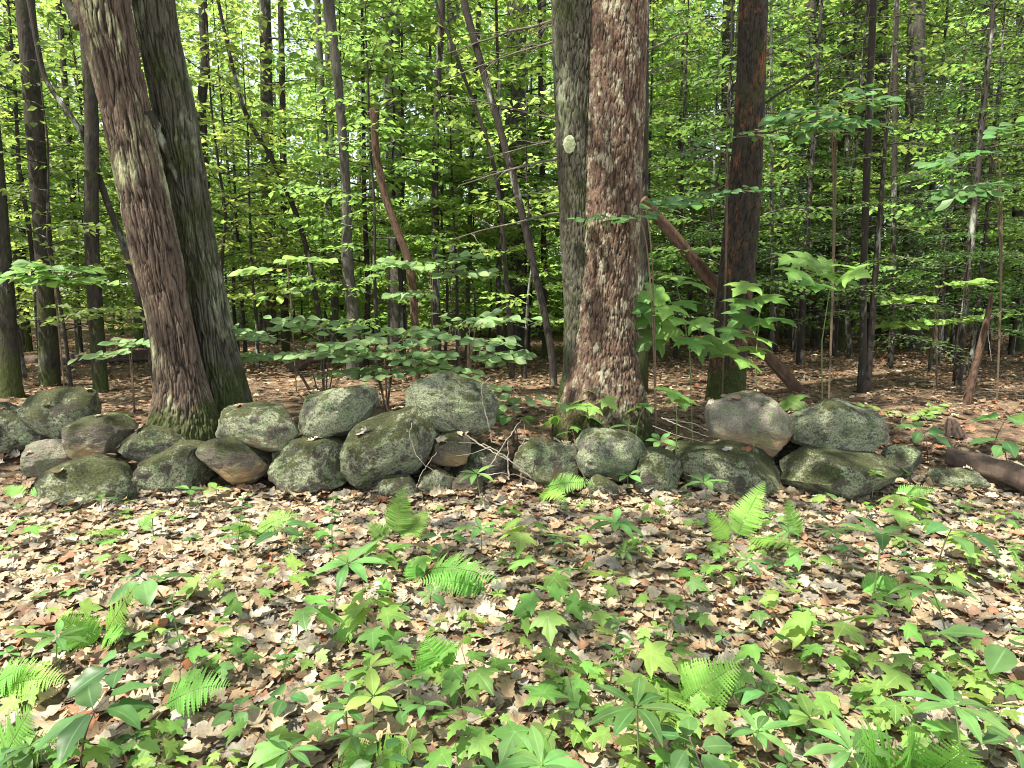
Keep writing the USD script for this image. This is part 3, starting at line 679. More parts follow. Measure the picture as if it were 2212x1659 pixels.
# ---------------------------------------------------------------- the dry stone wall
def stone_mesh(seed, sx, sy, sz, rot, box, rough=.12, sub=5, ncut=8):
    g = np.random.default_rng(seed)
    s = trimesh.creation.icosphere(sub)
    d = np.array(s.vertices)
    e = box
    r = (np.abs(d[:, 0]) ** e + np.abs(d[:, 1]) ** e + np.abs(d[:, 2]) ** e) ** (-1 / e)
    v = d * r[:, None]
    for _ in range(ncut):                                   # worn facets
        n = unit(g.normal(0, 1, 3)); c = g.uniform(.70, .92)
        h = v @ n - c
        v = v - np.where(h > 0, h * .92, 0)[:, None] * n
    p = v + seed * 5.3
    v = v * (1 + rough * 2.0 * (meshkit.fbm(p * 1.3, 3, seed) - .5) + rough * .8 * (meshkit.fbm(p * 4.5, 4, seed + 1) - .5) + .022 * (meshkit.fbm(p * 15, 3, seed + 2) - .5))[:, None]
    lo, hi = v.min(0), v.max(0)
    v = (v - (lo + hi) / 2) / (hi - lo) * 2
    a = math.radians(rot)
    v = v * [sx, sy, sz]
    R = np.array([[math.cos(a), 0, math.sin(a)], [0, 1, 0], [-math.sin(a), 0, math.cos(a)]])
    return v @ R.T, s.faces


# px centre x, y, full width, full height (along its own axes), tilt (positive = right side down), metres ahead of its middle, boxiness, depth share, look, label
STONES = [
    (22, 924, 130, 108, 0, 5.75, 2.3, .9, 'stone_dark', 'dark stone at the left end of the wall beside the round moss-capped boulder'),
    (82, 936, 74, 52, 10, 5.45, 2.3, 1.0, 'stone_dark', 'small dark stone wedged under the round moss-capped boulder'),
    (139, 890, 142, 100, 3, 5.45, 2.8, .95, 'stone_mossy', 'round moss-capped boulder sitting on top at the left end of the wall'),
    (108, 985, 110, 68, -6, 5.15, 2.4, 1.0, 'stone_pale', 'low pale sunlit stone between the moss-capped boulder and the big front stone'),
    (217, 947, 128, 92, -4, 5.15, 2.6, .95, 'stone_tan', 'dark rounded stone with a brown patch, right below the moss-capped boulder'),
    (336, 960, 132, 78, 8, 5.05, 2.7, .95, 'stone_dark', 'dark stone directly against the foot of the leaning oak'),
    (200, 1051, 186, 116, -4, 4.68, 2.6, .9, 'stone_mossy', 'big dark stone standing forward of the wall in the leaf litter'),
    (372, 1013, 152, 104, -14, 4.92, 2.4, .9, 'stone_mossy', 'sloping mossy stone in front of the leaning oak, beside the big forward stone'),
    (508, 990, 142, 94, 6, 4.95, 2.5, .95, 'stone_tan', 'brown-faced stone carrying the rounded stone next to the leaning oak'),
    (566, 927, 160, 106, 12, 5.1, 2.6, .9, 'stone_grey', 'rounded stone perched between the leaning oak and the pale green lichen stone'),
    (728, 889, 170, 96, -17, 5.2, 2.4, .9, 'stone_lichen', 'upper stone crusted with pale green lichen, tilted up to the right'),
    (676, 1001, 158, 106, -5, 4.95, 3.6, .9, 'stone_mossy', 'boxy block under the pale green lichen stone'),
    (838, 964, 214, 142, -38, 4.98, 2.4, .8, 'stone_mossy', 'large slanted oval boulder with a green lichen map on its face'),
    (975, 872, 186, 120, 12, 5.2, 2.4, .95, 'stone_lichen', 'big pale-speckled boulder on top of the middle of the wall'),
    (972, 968, 92, 74, -6, 4.95, 3.0, .9, 'stone_tan', 'small split stone showing a flat tan face'),
    (1036, 1006, 120, 96, 0, 5.15, 2.5, .9, 'stone_dark', 'dark stone set back behind the twig pile'),
    (943, 1045, 74, 62, 0, 4.82, 2.6, .9, 'stone_grey', 'small upright stone under the split tan stone'),
    (862, 1054, 98, 50, 3, 4.75, 2.5, .9, 'stone_dark', 'low flat stone under the slanted oval boulder'),
    (1008, 1046, 64, 56, 0, 4.85, 2.8, .9, 'stone_tan', 'small brown stone behind the starry whorled plant'),
    (1178, 997, 130, 104, 4, 5.0, 2.7, .9, 'stone_grey', 'round lichen-crusted stone right of the twig pile'),
    (1316, 983, 148, 102, 8, 5.0, 2.5, .9, 'stone_lichen', 'light speckled round stone at the foot of the huge oak'),
    (1415, 1022, 106, 102, 4, 4.9, 2.6, .9, 'stone_mossy', 'dark round stone at the right of the light speckled stone'),
    (1304, 1054, 66, 42, 22, 4.75, 3.0, .9, 'stone_mossy', 'small bright-mossed wedge under the light speckled stone'),
    (1622, 916, 186, 128, 22, 5.3, 2.5, .95, 'stone_pale', 'pale bare boulder leaning before the rusty-patched tree'),
    (1800, 926, 186, 120, 14, 5.2, 2.6, .9, 'stone_lichen', 'lichen-blotched boulder side by side with the pale bare boulder'),
    (1572, 1014, 216, 108, 5, 4.95, 2.6, .9, 'stone_mossy', 'wide low mossy stone under the pale bare boulder'),
    (1812, 1026, 226, 96, 5, 4.85, 3.0, .9, 'stone_mossy', 'long flat mossy stone under the lichen-blotched boulder'),
    (1946, 994, 80, 66, 0, 5.05, 2.5, .9, 'stone_dark', 'small dark stone at the end of the wall by the lichen-blotched boulder'),
    (2068, 1036, 106, 54, 4, 4.85, 2.3, .9, 'stone_grey', 'half-buried rock beside the rotten log'),
    (1478, 978, 80, 52, 0, 5.3, 2.4, .9, 'stone_grey', 'half-hidden stone between the dark round stone and the pale boulder'),
    (700, 960, 110, 60, 0, 5.45, 2.4, .9, 'stone_dark', 'shadowed stone deep in the gap under the pale green lichen stone'),
    (600, 1010, 70, 60, 0, 5.25, 2.4, .9, 'stone_dark', 'shadowed filler stone between the brown-faced stone and the boxy block'),
    (880, 1010, 90, 70, 0, 5.3, 2.4, .9, 'stone_dark', 'shadowed filler stone between the oval boulder and the split stone'),
    (1250, 1000, 80, 80, 0, 5.3, 2.4, .9, 'stone_dark', 'shadowed filler stone below the foot of the huge oak'),
    (1700, 985, 90, 70, 0, 5.4, 2.4, .9, 'stone_dark', 'shadowed stone in the gap beneath the two leaning boulders'),
]
STONE_BASES = []; STONE_TOPS = []
for k, (px, py, w, h, rot, y, box, dep, mt, lb) in enumerate(STONES):
    c = at(px, py, y); s = dist(c) / F
    v, f = stone_mesh(100 + k, w * s / 2 * 1.09, w * s / 2 * dep, h * s / 2 * 1.10, rot, box)
    low = c[2] + v[:, 2].min()
    STONE_BASES.append((c[0], c[1], w * s / 2, low))
    x = thing('fieldstone', lb, 'stone', c, group='fieldstones of the dry stone wall')
    put(x, 'body', (v, f), mt, smooth=True)
    up = np.cross(v[f[:, 1]] - v[f[:, 0]], v[f[:, 2]] - v[f[:, 0]]); nz = unit(up); cc = v[f].mean(1) + c
    ok = np.where(nz[:, 2] > .72)[0]
    STONE_TOPS.append((cc[ok], nz[ok]))
# ---------------------------------------------------------------- leaves of the low plants
def maple_leaf(lobes=1.0, droop=.16):
    half = [(0, -.02), (.10, -.09), (.22, -.10), (.40, -.10), (.34, .02), (.33, .10), (.46, .16), (.60, .30), (.70, .50), (.54, .46), (.46, .45), (.38, .52), (.25, .50), (.20, .55), (.28, .68), (.27, .74), (.18, .80), (.13, .90), (0, 1.12)]
    half = np.array(half) * [lobes, 1]
    out = np.vstack([half, (half[1:-1] * [-1, 1])[::-1]])
    vein = np.zeros(len(out)); n = len(half)
    for k in (3, 8, n - 1, len(out) - 3, len(out) - 8):
        vein[k] = 1
    c = np.array([0, .18])
    ring = c + (out - c) * .5
    pts = np.vstack([[c], ring, out]); m = len(out)
    r = np.linalg.norm(pts - c, axis=1)
    ve = np.concatenate([[1], vein, vein])
    z = -droop * r ** 2 + .05 * (1 - ve) * np.minimum(r, .5)
    v = np.column_stack([pts, z]); f = []
    for k in range(m):
        k2 = (k + 1) % m
        f += [[0, 1 + k, 1 + k2], [1 + k, 1 + m + k, 1 + m + k2], [1 + k, 1 + m + k2, 1 + k2]]
    return v, np.array(f), ve


def blade(w=.3, n=7, peak=.42, droop=.25, fold=.18, sharp=1.0, wave=0.0, seed=0):
    """A plain leaf, unit length along y: w = full width."""
    t = np.linspace(0, 1, n + 1)
    prof = np.sin(np.pi * t ** (math.log(.5) / math.log(peak))) ** sharp
    prof[0] = .06; prof[-1] = .0
    x = w / 2 * prof
    y = t - droop * .25 * t ** 2; z = -droop * t ** 2 * .6 + .03 * t
    g = np.random.default_rng(seed); wv = wave * np.sin(t * 14 + g.uniform(0, 6))
    v = np.concatenate([np.column_stack([-x, y, z + fold * x + wv * x]), np.column_stack([-x * .5, y, z + fold * x * .62]), np.column_stack([0 * x, y, z]), np.column_stack([x * .5, y, z + fold * x * .62]), np.column_stack([x, y, z + fold * x - wv * x])])
    ve = np.concatenate([0 * t, 0 * t, 0 * t + 1, 0 * t, 0 * t]); f = []
    for c in range(4):
        for k in range(n):
            a, b = c * (n + 1) + k, (c + 1) * (n + 1) + k
            f += [[a, b, b + 1], [a, b + 1, a + 1]]
    return v, np.array(f), ve


def put_leaf(parent, lf, pos, d, nrm, size, mat, name='leaf'):
    v, f, ve = lf
    put(parent, name, (frame(v, pos, d, nrm, size), f), mat, smooth=True, attrs={'vein': ve})


def horiz(a, e=0.0):
    return np.array([math.cos(a) * math.cos(e), math.sin(a) * math.cos(e), math.sin(e)])


def up_jit(g, s=.3):
    return Z + g.normal(0, s, 3) * [1, 1, .2]


PLANT = {}


def k_maple(i):
    g = np.random.default_rng(200 + i)
    c = kind_class(f'kind_maple_seedling_{"abcdefgh"[i]}')
    h = g.uniform(.10, .16); st = MB(); lean = g.normal(0, .025, 2)
    top = np.array([lean[0], lean[1], h])
    st.tube(bez([0, 0, -.03], [0, 0, h * .5], top, 6), np.linspace(.0022, .0014, 6), 5)
    npair = [2, 2, 3, 2, 3, 2, 2, 3][i]; a0 = g.uniform(0, 6.3)
    mat = 'maple_bright' if i in (2, 5) else 'maple_green'
    for p in range(npair):
        for s in (0, 1):
            if npair == 2 and p == 0 and s == 1 and i % 3 == 0:
                continue
            a = a0 + p * 1.57 + s * 3.14 + g.normal(0, .35)
            q = np.array([np.interp((.62, .82, 1)[p] if npair == 3 else (.72, 1)[p], [0, 1], [0, top[k]]) for k in range(3)])
            pl = g.uniform(.035, .075) * (1.15 - .2 * p); e = g.uniform(.15, .6)
            tip = q + horiz(a, e) * pl
            st.tube(bez(q, (q + tip) / 2 + Z * .008, tip, 4), [.0011] * 4, 4)
            sz = g.uniform(.062, .098) * (1.1 - .12 * p)
            put_leaf(c, maple_leaf(g.uniform(.9, 1.08), g.uniform(.05, .3)), tip, horiz(a + g.normal(0, .25), g.uniform(-.55, -.02)), up_jit(g, .28), sz, mat)
    put(c, 'stem', st.mesh(), 'stem_red')
    PLANT['M' + str(i)] = (str(c.GetPath()), .26, h)


def k_whorl(i):
    g = np.random.default_rng(230 + i)
    c = kind_class(f'kind_whorled_plant_{"abc"[i]}')
    h = g.uniform(.17, .22); st = MB(); top = np.array([g.normal(0, .02), g.normal(0, .02), h])
    st.tube(bez([0, 0, -.03], [0, 0, h * .6], top, 6), np.linspace(.0028, .002, 6), 6)
    n = [7, 8, 6][i]; a0 = g.uniform(0, 6)
    for k in range(n):
        a = a0 + k * 6.283 / n + g.normal(0, .12)
        put_leaf(c, blade(g.uniform(.24, .31), 8, .48, g.uniform(.3, .8), .2, seed=k), top + horiz(a) * .006, horiz(a, g.uniform(-.05, .4)), Z, g.uniform(.105, .14), 'whorl_green')
    put(c, 'stem', st.mesh(), 'stem_green')
    PLANT['W' + str(i)] = (str(c.GetPath()), .25, h)


def k_star(i):
    g = np.random.default_rng(250 + i)
    c = kind_class(f'kind_star_leaved_herb_{"abc"[i]}')
    h = g.uniform(.07, .11); st = MB(); top = np.array([0, 0, h])
    st.tube(bez([0, 0, -.03], [0.005, 0, h * .5], top, 4), [.0016] * 4, 5)
    n = [5, 6, 4][i]; a0 = g.uniform(0, 6)
    for k in range(n):
        a = a0 + k * 6.283 / n + g.normal(0, .15)
        put_leaf(c, blade(g.uniform(.42, .52), 6, .5, g.uniform(.1, .45), .15, seed=k), top + horiz(a) * .004, horiz(a, g.uniform(-.1, .45)), Z, g.uniform(.045, .07), 'maple_bright' if i == 1 else 'whorl_green')
    put(c, 'stem', st.mesh(), 'stem_green')
    PLANT['S' + str(i)] = (str(c.GetPath()), .12, h)


def k_broad(i):
    g = np.random.default_rng(270 + i)
    c = kind_class(f'kind_broad_leaved_herb_{"abc"[i]}')
    h = g.uniform(.14, .2); st = MB(); top = np.array([g.normal(0, .03), g.normal(0, .03), h])
    st.tube(bez([0, 0, -.03], [0, 0, h * .6], top, 5), np.linspace(.003, .002, 5), 5)
    n = [4, 5, 6][i]; a0 = g.uniform(0, 6)
    for k in range(n):
        a = a0 + k * 6.283 / n + g.normal(0, .25); z = h * g.uniform(.75, 1)
        q = top * (z / h); tip = q + horiz(a, .3) * g.uniform(.015, .05)
        st.tube([q, tip], [.0013] * 2, 4)
        put_leaf(c, blade(g.uniform(.55, .72) if i != 2 else g.uniform(.4, .5), 8, .42, g.uniform(.2, .6), .22, .85, .12, k), tip, horiz(a, g.uniform(-.35, .1)), up_jit(g, .25), g.uniform(.10, .145), 'broad_green')
    put(c, 'stem', st.mesh(), 'stem_brown')
    PLANT['B' + str(i)] = (str(c.GetPath()), .30, h)


def k_lance(i):
    g = np.random.default_rng(290 + i)
    c = kind_class(f'kind_narrow_leaved_herb_{"ab"[i]}')
    h = [.24, .30][i]; st = MB(); top = np.array([.03, -.02, h])
    sp = bez([0, 0, -.03], [0, 0, h * .6], top, 8); st.tube(sp, np.linspace(.003, .0015, 8), 5)
    n = [13, 16][i]
    for k in range(n):
        s = .25 + .75 * k / (n - 1); q = np.array([np.interp(s, np.linspace(0, 1, 8), sp[:, x]) for x in range(3)])
        a = k * 2.4
        put_leaf(c, blade(.26 if i == 0 else .42, 6, .45, .5, .2, seed=k), q, horiz(a, g.uniform(.0, .5)), Z, g.uniform(.06, .09) * (1.1 - .45 * s), 'whorl_green' if i == 0 else 'broad_green')
    put(c, 'stem', st.mesh(), 'stem_green')
    PLANT['L' + str(i)] = (str(c.GetPath()), .16, h)


for k_ in range(8):
    k_maple(k_)
for k_ in range(3):
    k_whorl(k_); k_star(k_); k_broad(k_)
k_lance(0); k_lance(1)
NAMES = {'M': ('maple_seedling', 'seedling', 'maple seedlings in the leaf litter'), 'W': ('whorled_plant', 'plant', 'whorled woodland plants'), 'S': ('star_leaved_herb', 'plant', 'small star-leaved herbs'),
         'B': ('broad_leaved_plant', 'plant', 'broad-leaved woodland plants'), 'L': ('narrow_leaved_herb', 'plant', 'leafy upright herbs')}

# kind, px x, px y of the leaves, width in px, label
PLANTS = [
    ('M0', 95, 1225, 40, 'tiny maple seedling alone in open litter far left of the ribbed dark-leaved plant'),
    ('M1', 225, 1200, 62, 'maple seedling just left of the ribbed dark-leaved plant'),
    ('B0', 362, 1232, 150, 'dark plant with big ribbed drooping leaves over the arched stick'),
    ('W0', 108, 1385, 110, 'pale whorled plant beside the big bright fern on the left'),
    ('L0', 392, 1300, 75, 'narrow-leaved herb right of the bright left fern, below the ribbed leaves'),
    ('M2', 465, 1245, 85, 'maple seedling below the fern at the left of the wall front, beside the ribbed leaves'),
    ('M3', 520, 1162, 75, 'maple seedling at the foot of the small-leaved upright herb'),
    ('B2', 630, 1150, 100, 'bushy low plant in the litter beneath the brown-faced stone'),
    ('M4', 672, 1148, 70, 'maple seedling at the right end of the bushy low plant'),
    ('L1', 500, 1085, 62, 'upright small-leaved herb standing before the brown-faced stone'),
    ('L1', 717, 1085, 66, 'upright leafy herb standing before the boxy block'),
    ('M5', 612, 1245, 88, 'maple seedling with one pale sunlit leaf, left of the whorled plant'),
    ('M0', 640, 1325, 150, 'wide bright maple seedling below the silvery whorled plant'),
    ('W1', 717, 1222, 135, 'silvery whorled plant standing in open litter below the boxy block'),
    ('L0', 610, 1395, 50, 'small bluish herb under the wide bright maple seedling'),
    ('B1', 240, 1452, 150, 'plant with three upright bluish oval leaves on a red stem'),
    ('B2', 165, 1560, 210, 'big drooping whorl of long oval leaves at the lower left'),
    ('M6', 525, 1600, 150, 'blue-green three-lobed seedling low on the left, beside the yellowing frond'),
    ('B1', 610, 1500, 100, 'small oval-leaved plant above the blue-green three-lobed seedling'),
    ('W2', 632, 1632, 110, 'bright whorled plant cut by the bottom edge, left of the oval-leaved carpet'),
    ('M7', 835, 1195, 105, 'maple seedling with big flat leaves under the upright fern'),
    ('M1', 895, 1178, 75, 'maple seedling at the right foot of the upright fern'),
    ('B0', 968, 1172, 85, 'pale broad leaf pair to the right of the upright fern'),
    ('W0', 1040, 1152, 90, 'dark whorled plant below the twig pile'),
    ('M2', 1160, 1150, 125, 'many-leaved maple seedling in open litter below the horizontal fern'),
    ('M3', 1150, 1245, 130, 'three-leaf maple seedling right of the double fern'),
    ('M4', 1210, 1300, 140, 'maple seedling below the three-leaf seedling, its leaves in a row'),
    ('W1', 1355, 1128, 100, 'tall slender whorled plant on a bare stem in the middle of the litter'),
    ('M5', 1345, 1250, 95, 'small maple seedling between the tall whorled plant and the droopy one'),
    ('M0', 1490, 1265, 115, 'maple seedling with one large hanging leaf'),
    ('M6', 1410, 1310, 90, 'dark maple seedling left of the droopy whorled plant'),
    ('W2', 1440, 1320, 85, 'droopy whorled plant with hanging dark leaves'),
    ('M7', 835, 1350, 165, 'broad cluster of maple leaves above the oval-leaved carpet'),
    ('M2', 780, 1292, 100, 'maple seedling right of the silvery whorled plant, below the flat-leaved seedling'),
    ('S0', 935, 1282, 60, 'small herb with star leaves under the double fern'),
    ('M3', 1012, 1405, 95, 'dark-edged maple seedling right of the ladder-like fern'),
    ('M4', 1075, 1440, 150, 'dense maple seedling group right of the ladder-like fern foot'),
    ('M1', 1215, 1402, 120, 'wide maple seedling above the pale sunlit dead leaf'),
    ('L0', 1320, 1350, 90, 'narrow pointed herb among maple seedlings at the centre right'),
    ('M5', 1325, 1440, 165, 'large bright maple seedling above the blue-green whorled plant'),
    ('M6', 1245, 1482, 100, 'maple seedling on the pale dry frond'),
    ('S0', 760, 1475, 90, 'star-leaved herb at the left of the oval-leaved carpet'),
    ('S1', 820, 1455, 95, 'star-leaved herb topping the oval-leaved carpet'),
    ('S2', 880, 1490, 90, 'star-leaved herb on the right side of the oval-leaved carpet'),
    ('S1', 805, 1515, 100, 'star-leaved herb in the middle of the oval-leaved carpet'),
    ('S0', 860, 1540, 95, 'star-leaved herb at the lower right of the oval-leaved carpet'),
    ('S2', 755, 1545, 95, 'lowest left star-leaved herb of the oval-leaved carpet'),
    ('M0', 1000, 1510, 110, 'maple seedling between the oval-leaved carpet and the row of large leaves'),
    ('M3', 1130, 1540, 180, 'row of large overlapping maple leaves near the bottom middle'),
    ('M4', 965, 1585, 160, 'maple seedling spreading below the oval-leaved carpet'),
    ('W0', 1382, 1540, 185, 'blue-green whorled plant with long strap leaves'),
    ('W1', 1210, 1632, 170, 'large lily-like whorled plant at the bottom middle'),
    ('M2', 1330, 1612, 130, 'bright maple seedling under the blue-green whorled plant'),
    ('W2', 1603, 1212, 75, 'whorled plant at the foot of the fern pair on the right'),
    ('W0', 1895, 1172, 165, 'big whorled plant on a dark stem below the long flat stone'),
    ('B2', 2030, 1150, 150, 'broad leafy plant on the right below the half-buried rock'),
    ('M5', 1728, 1300, 105, 'pale sunlit maple seedling above the bright star of leaves'),
    ('M2', 1838, 1350, 165, 'yellow-green sunlit maple seedling in the middle of the right half'),
    ('M6', 1690, 1392, 110, 'dark pointed maple seedling under the pale sunlit one'),
    ('M7', 1770, 1412, 120, 'maple seedling with two drooping leaves below the yellow-green one'),
    ('M5', 1858, 1408, 75, 'small yellow maple seedling below the yellow-green one'),
    ('M2', 1940, 1432, 125, 'sunlit maple seedling with jagged yellow leaves at the right'),
    ('M0', 1890, 1290, 80, 'dark maple seedling under the big whorled plant'),
    ('M1', 1950, 1340, 110, 'dark low maple seedling between the two whorled plants on the right'),
    ('W1', 2062, 1288, 140, 'whorled plant with wide leaves near the right edge'),
    ('B0', 2130, 1370, 190, 'big dark three-leaved plant at the right edge'),
    ('M3', 2180, 1480, 100, 'bright maple seedling cut by the right edge'),
    ('M4', 1735, 1485, 120, 'maple seedling with toothed leaves right of the large curved fern'),
    ('M6', 1822, 1495, 90, 'wrinkled maple seedling next to the toothed one'),
    ('S1', 1752, 1570, 95, 'pale star of rounded leaves low on the right'),
    ('M1', 1808, 1562, 80, 'maple seedling at the right side of the pale star of leaves'),
    ('M7', 1885, 1530, 95, 'maple seedling with torn leaves above the bottom right fern'),
    ('W2', 2092, 1562, 190, 'large whorled plant in the lower right corner'),
    ('B2', 1625, 1505, 130, 'lance-leaved plant under the large curved fern'),
    ('M5', 1568, 1545, 75, 'pale young maple seedling beside the lance-leaved plant'),
    ('W0', 1640, 1590, 120, 'yellow-green whorled plant below the lance-leaved plant'),
    ('B1', 1535, 1622, 160, 'big strap-leaved plant at the bottom, right of the lily-like plant'),
    ('W1', 1795, 1645, 150, 'whorled plant cut by the bottom edge left of the bottom fern'),
    ('M0', 1440, 1420, 110, 'maple seedling left of the large curved fern'),
    ('M4', 1480, 1640, 110, 'maple seedling at the bottom beside the strap-leaved plant'),
    ('W2', 1040, 1033, 78, 'starry whorled plant against the wall in front of the twig pile'),
    ('W1', 1375, 890, 84, 'whorled plant at the mossy foot of the huge oak'),
    ('W0', 1533, 1048, 90, 'whorled plant before the wide low mossy stone'),
    ('S0', 1360, 1030, 54, 'small pale herb between the mossed wedge and the dark round stone'),
    ('S2', 1356, 925, 60, 'rounded-leaf herb on top of the light speckled stone'),
    ('S0', 1425, 952, 60, 'pale small herb over the dark round stone'),
    ('L1', 1585, 990, 48, 'climbing small-leaved herb before the pale bare boulder'),
    ('L1', 1632, 905, 44, 'leafy sprig on the face of the pale bare boulder'),
    ('B1', 1936, 1010, 56, 'oval-leaved plant at the end of the wall'),
    ('S0', 1822, 1036, 46, 'tiny star-leaved herb on the long flat mossy stone'),
    ('S1', 1888, 1026, 40, 'yellowish tiny herb on the right of the long flat stone'),
    ('M2', 1938, 1088, 105, 'bright maple seedling just under the end of the wall'),
    ('M3', 2010, 1075, 85, 'maple seedling next to the half-buried rock'),
    ('M0', 1800, 1085, 70, 'faint maple seedling in front of the long flat stone'),
    ('S0', 405, 1062, 60, 'star herb at the foot of the sloping mossy stone'),
    ('S2', 218, 1083, 44, 'tiny herb before the big dark forward stone'),
    ('S1', 470, 1062, 52, 'little herb beside the brown-faced stone foot'),
    ('B1', 1120, 900, 95, 'low leafy plant behind the twig pile'),
    ('M1', 1215, 892, 118, 'large pale maple leaves at the left mossy foot of the huge oak'),
    ('M5', 1262, 866, 80, 'maple leaf spray in front of the huge oak foot'),
    ('M6', 1247, 932, 62, 'flat maple seedling between the oak and the round lichen-crusted stone'),
    ('B1', 2150, 900, 120, 'leafy shrublet at the right beside the stump'),
    ('B2', 2185, 960, 110, 'leafy shrublet at the right edge above the rotten log'),
    ('B1', 2010, 930, 90, 'dark leafy plant in front of the stump'),
    ('M2', 2120, 1180, 110, 'maple seedling at the right edge of the broad leafy plant'),
    ('M7', 1545, 1230, 85, 'small maple seedling right of the hanging-leaf seedling'),
    ('M3', 60, 1140, 70, 'low seedling at the left edge below the wall'),
    ('S1', 330, 1120, 60, 'small herb in the litter right of the big forward stone'),
    ('M6', 1280, 1145, 60, 'tiny maple seedling left of the tall slender whorled plant'),
    ('M4', 2000, 1220, 100, 'maple seedling between the big whorled plant and the right edge one'),
    ('M1', 1640, 1300, 70, 'small maple seedling left of the pale sunlit one'),
    ('M0', 1110, 1620, 120, 'maple seedling at the bottom left of the lily-like plant'),
    ('M5', 700, 1560, 90, 'yellowish seedling left of the oval-leaved carpet'),
]
g = np.random.default_rng(77)
NEAR_Y = {(1215, 892): 5.35, (1262, 866): 5.4, (1247, 932): 5.2, (1375, 890): 5.35, (1356, 925): 5.2, (1425, 952): 5.15, (1585, 990): 4.72, (1632, 905): 4.85, (1120, 900): 5.4, (1822, 1036): 4.5, (1888, 1026): 4.5}
for kd, px, py, w, lb in PLANTS:
    ref, nomw, h = PLANT[kd]; nomw = nomw * .76
    p = ground(px, py, 0.0); s = w * dist(p) / F / nomw
    s = float(np.clip(s, .45, 2.6))
    for _ in range(3):
        p = ground(px, py, h * s * .9)
        s = float(np.clip(w * dist(p) / F / nomw, .45, 2.2))
    z = float(tz(p[0], p[1]))
    if (px, py) in NEAR_Y:                                  # growing on the wall
        p = at(px, py, NEAR_Y[px, py]); s = float(np.clip(w * dist(p) / F / nomw, .3, 2.6)); z = p[2] - h * s * .9
    nm, cat, grp = NAMES[kd[0]]
    thing(nm, lb, cat, (p[0], p[1], z), g.uniform(0, 360), s, grp, ref, tilt=g.normal(0, 7, 2))


# ---------------------------------------------------------------- ferns
def pinna(n=7, seed=0):
    """One leaflet of a frond: unit length along y, toothed on both sides."""
    ys, xs = [], []
    for k in range(n):
        t0, t1 = k / n, (k + .55) / n
        wd = .135 * (1 - (k / n) ** 1.6) + .014
        ys += [t0 + .02, t1 + .02]; xs += [wd * .45, wd]
    ys, xs = np.array(ys + [1.0]), np.array(xs + [.0])
    m = len(ys)
    z = -.18 * ys ** 2
    v = np.concatenate([np.column_stack([0 * ys, ys, z]), np.column_stack([xs, ys + .03, z - .03 * xs / .1]), np.column_stack([-xs, ys + .03, z - .03 * xs / .1])])
    f = []
    for k in range(m - 1):
        f += [[k, m + k, m + k + 1], [k, m + k + 1, k + 1], [k, k + 1, 2 * m + k + 1], [k, 2 * m + k + 1, 2 * m + k]]
    return v, np.array(f)


PIN = pinna()


def frond(parent, origin, p0, p2, width, arch, facing, seed, mat='fern_green', start=.18):
    g = np.random.default_rng(seed)
    L = np.linalg.norm(p2 - p0)
    p1 = (p0 * .5 + p2 * .5) + Z * arch * L
    n = 40; c = bez(p0, p1, p2, n); t = unit(np.gradient(c, axis=0))
    mb = MB(); mb.tube(c, np.linspace(.0022, .0006, n), 4)
    k = int(18 + L * 18)
    for q in range(k):
        u = (q + .5) / k; s = start + (1 - start) * u
        pos = np.array([np.interp(s, np.linspace(0, 1, n), c[:, x]) for x in range(3)]); tt = np.array([np.interp(s, np.linspace(0, 1, n), t[:, x]) for x in range(3)])
        ln = width / 2 * (1 - u) ** .75 * min(1, .55 + u * 2.2) * g.uniform(.92, 1.06) + .004
        side = unit(np.cross(tt, facing))
        nr = np.cross(side, tt)
        for sg in (1, -1):
            d = unit(side * sg + tt * .28 + nr * g.normal(.02, .10))
            mb.add(frame(PIN[0], pos, d, nr + g.normal(0, .08, 3), ln), PIN[1])
    put(parent, 'frond', shift(mb.mesh(), origin), mat)


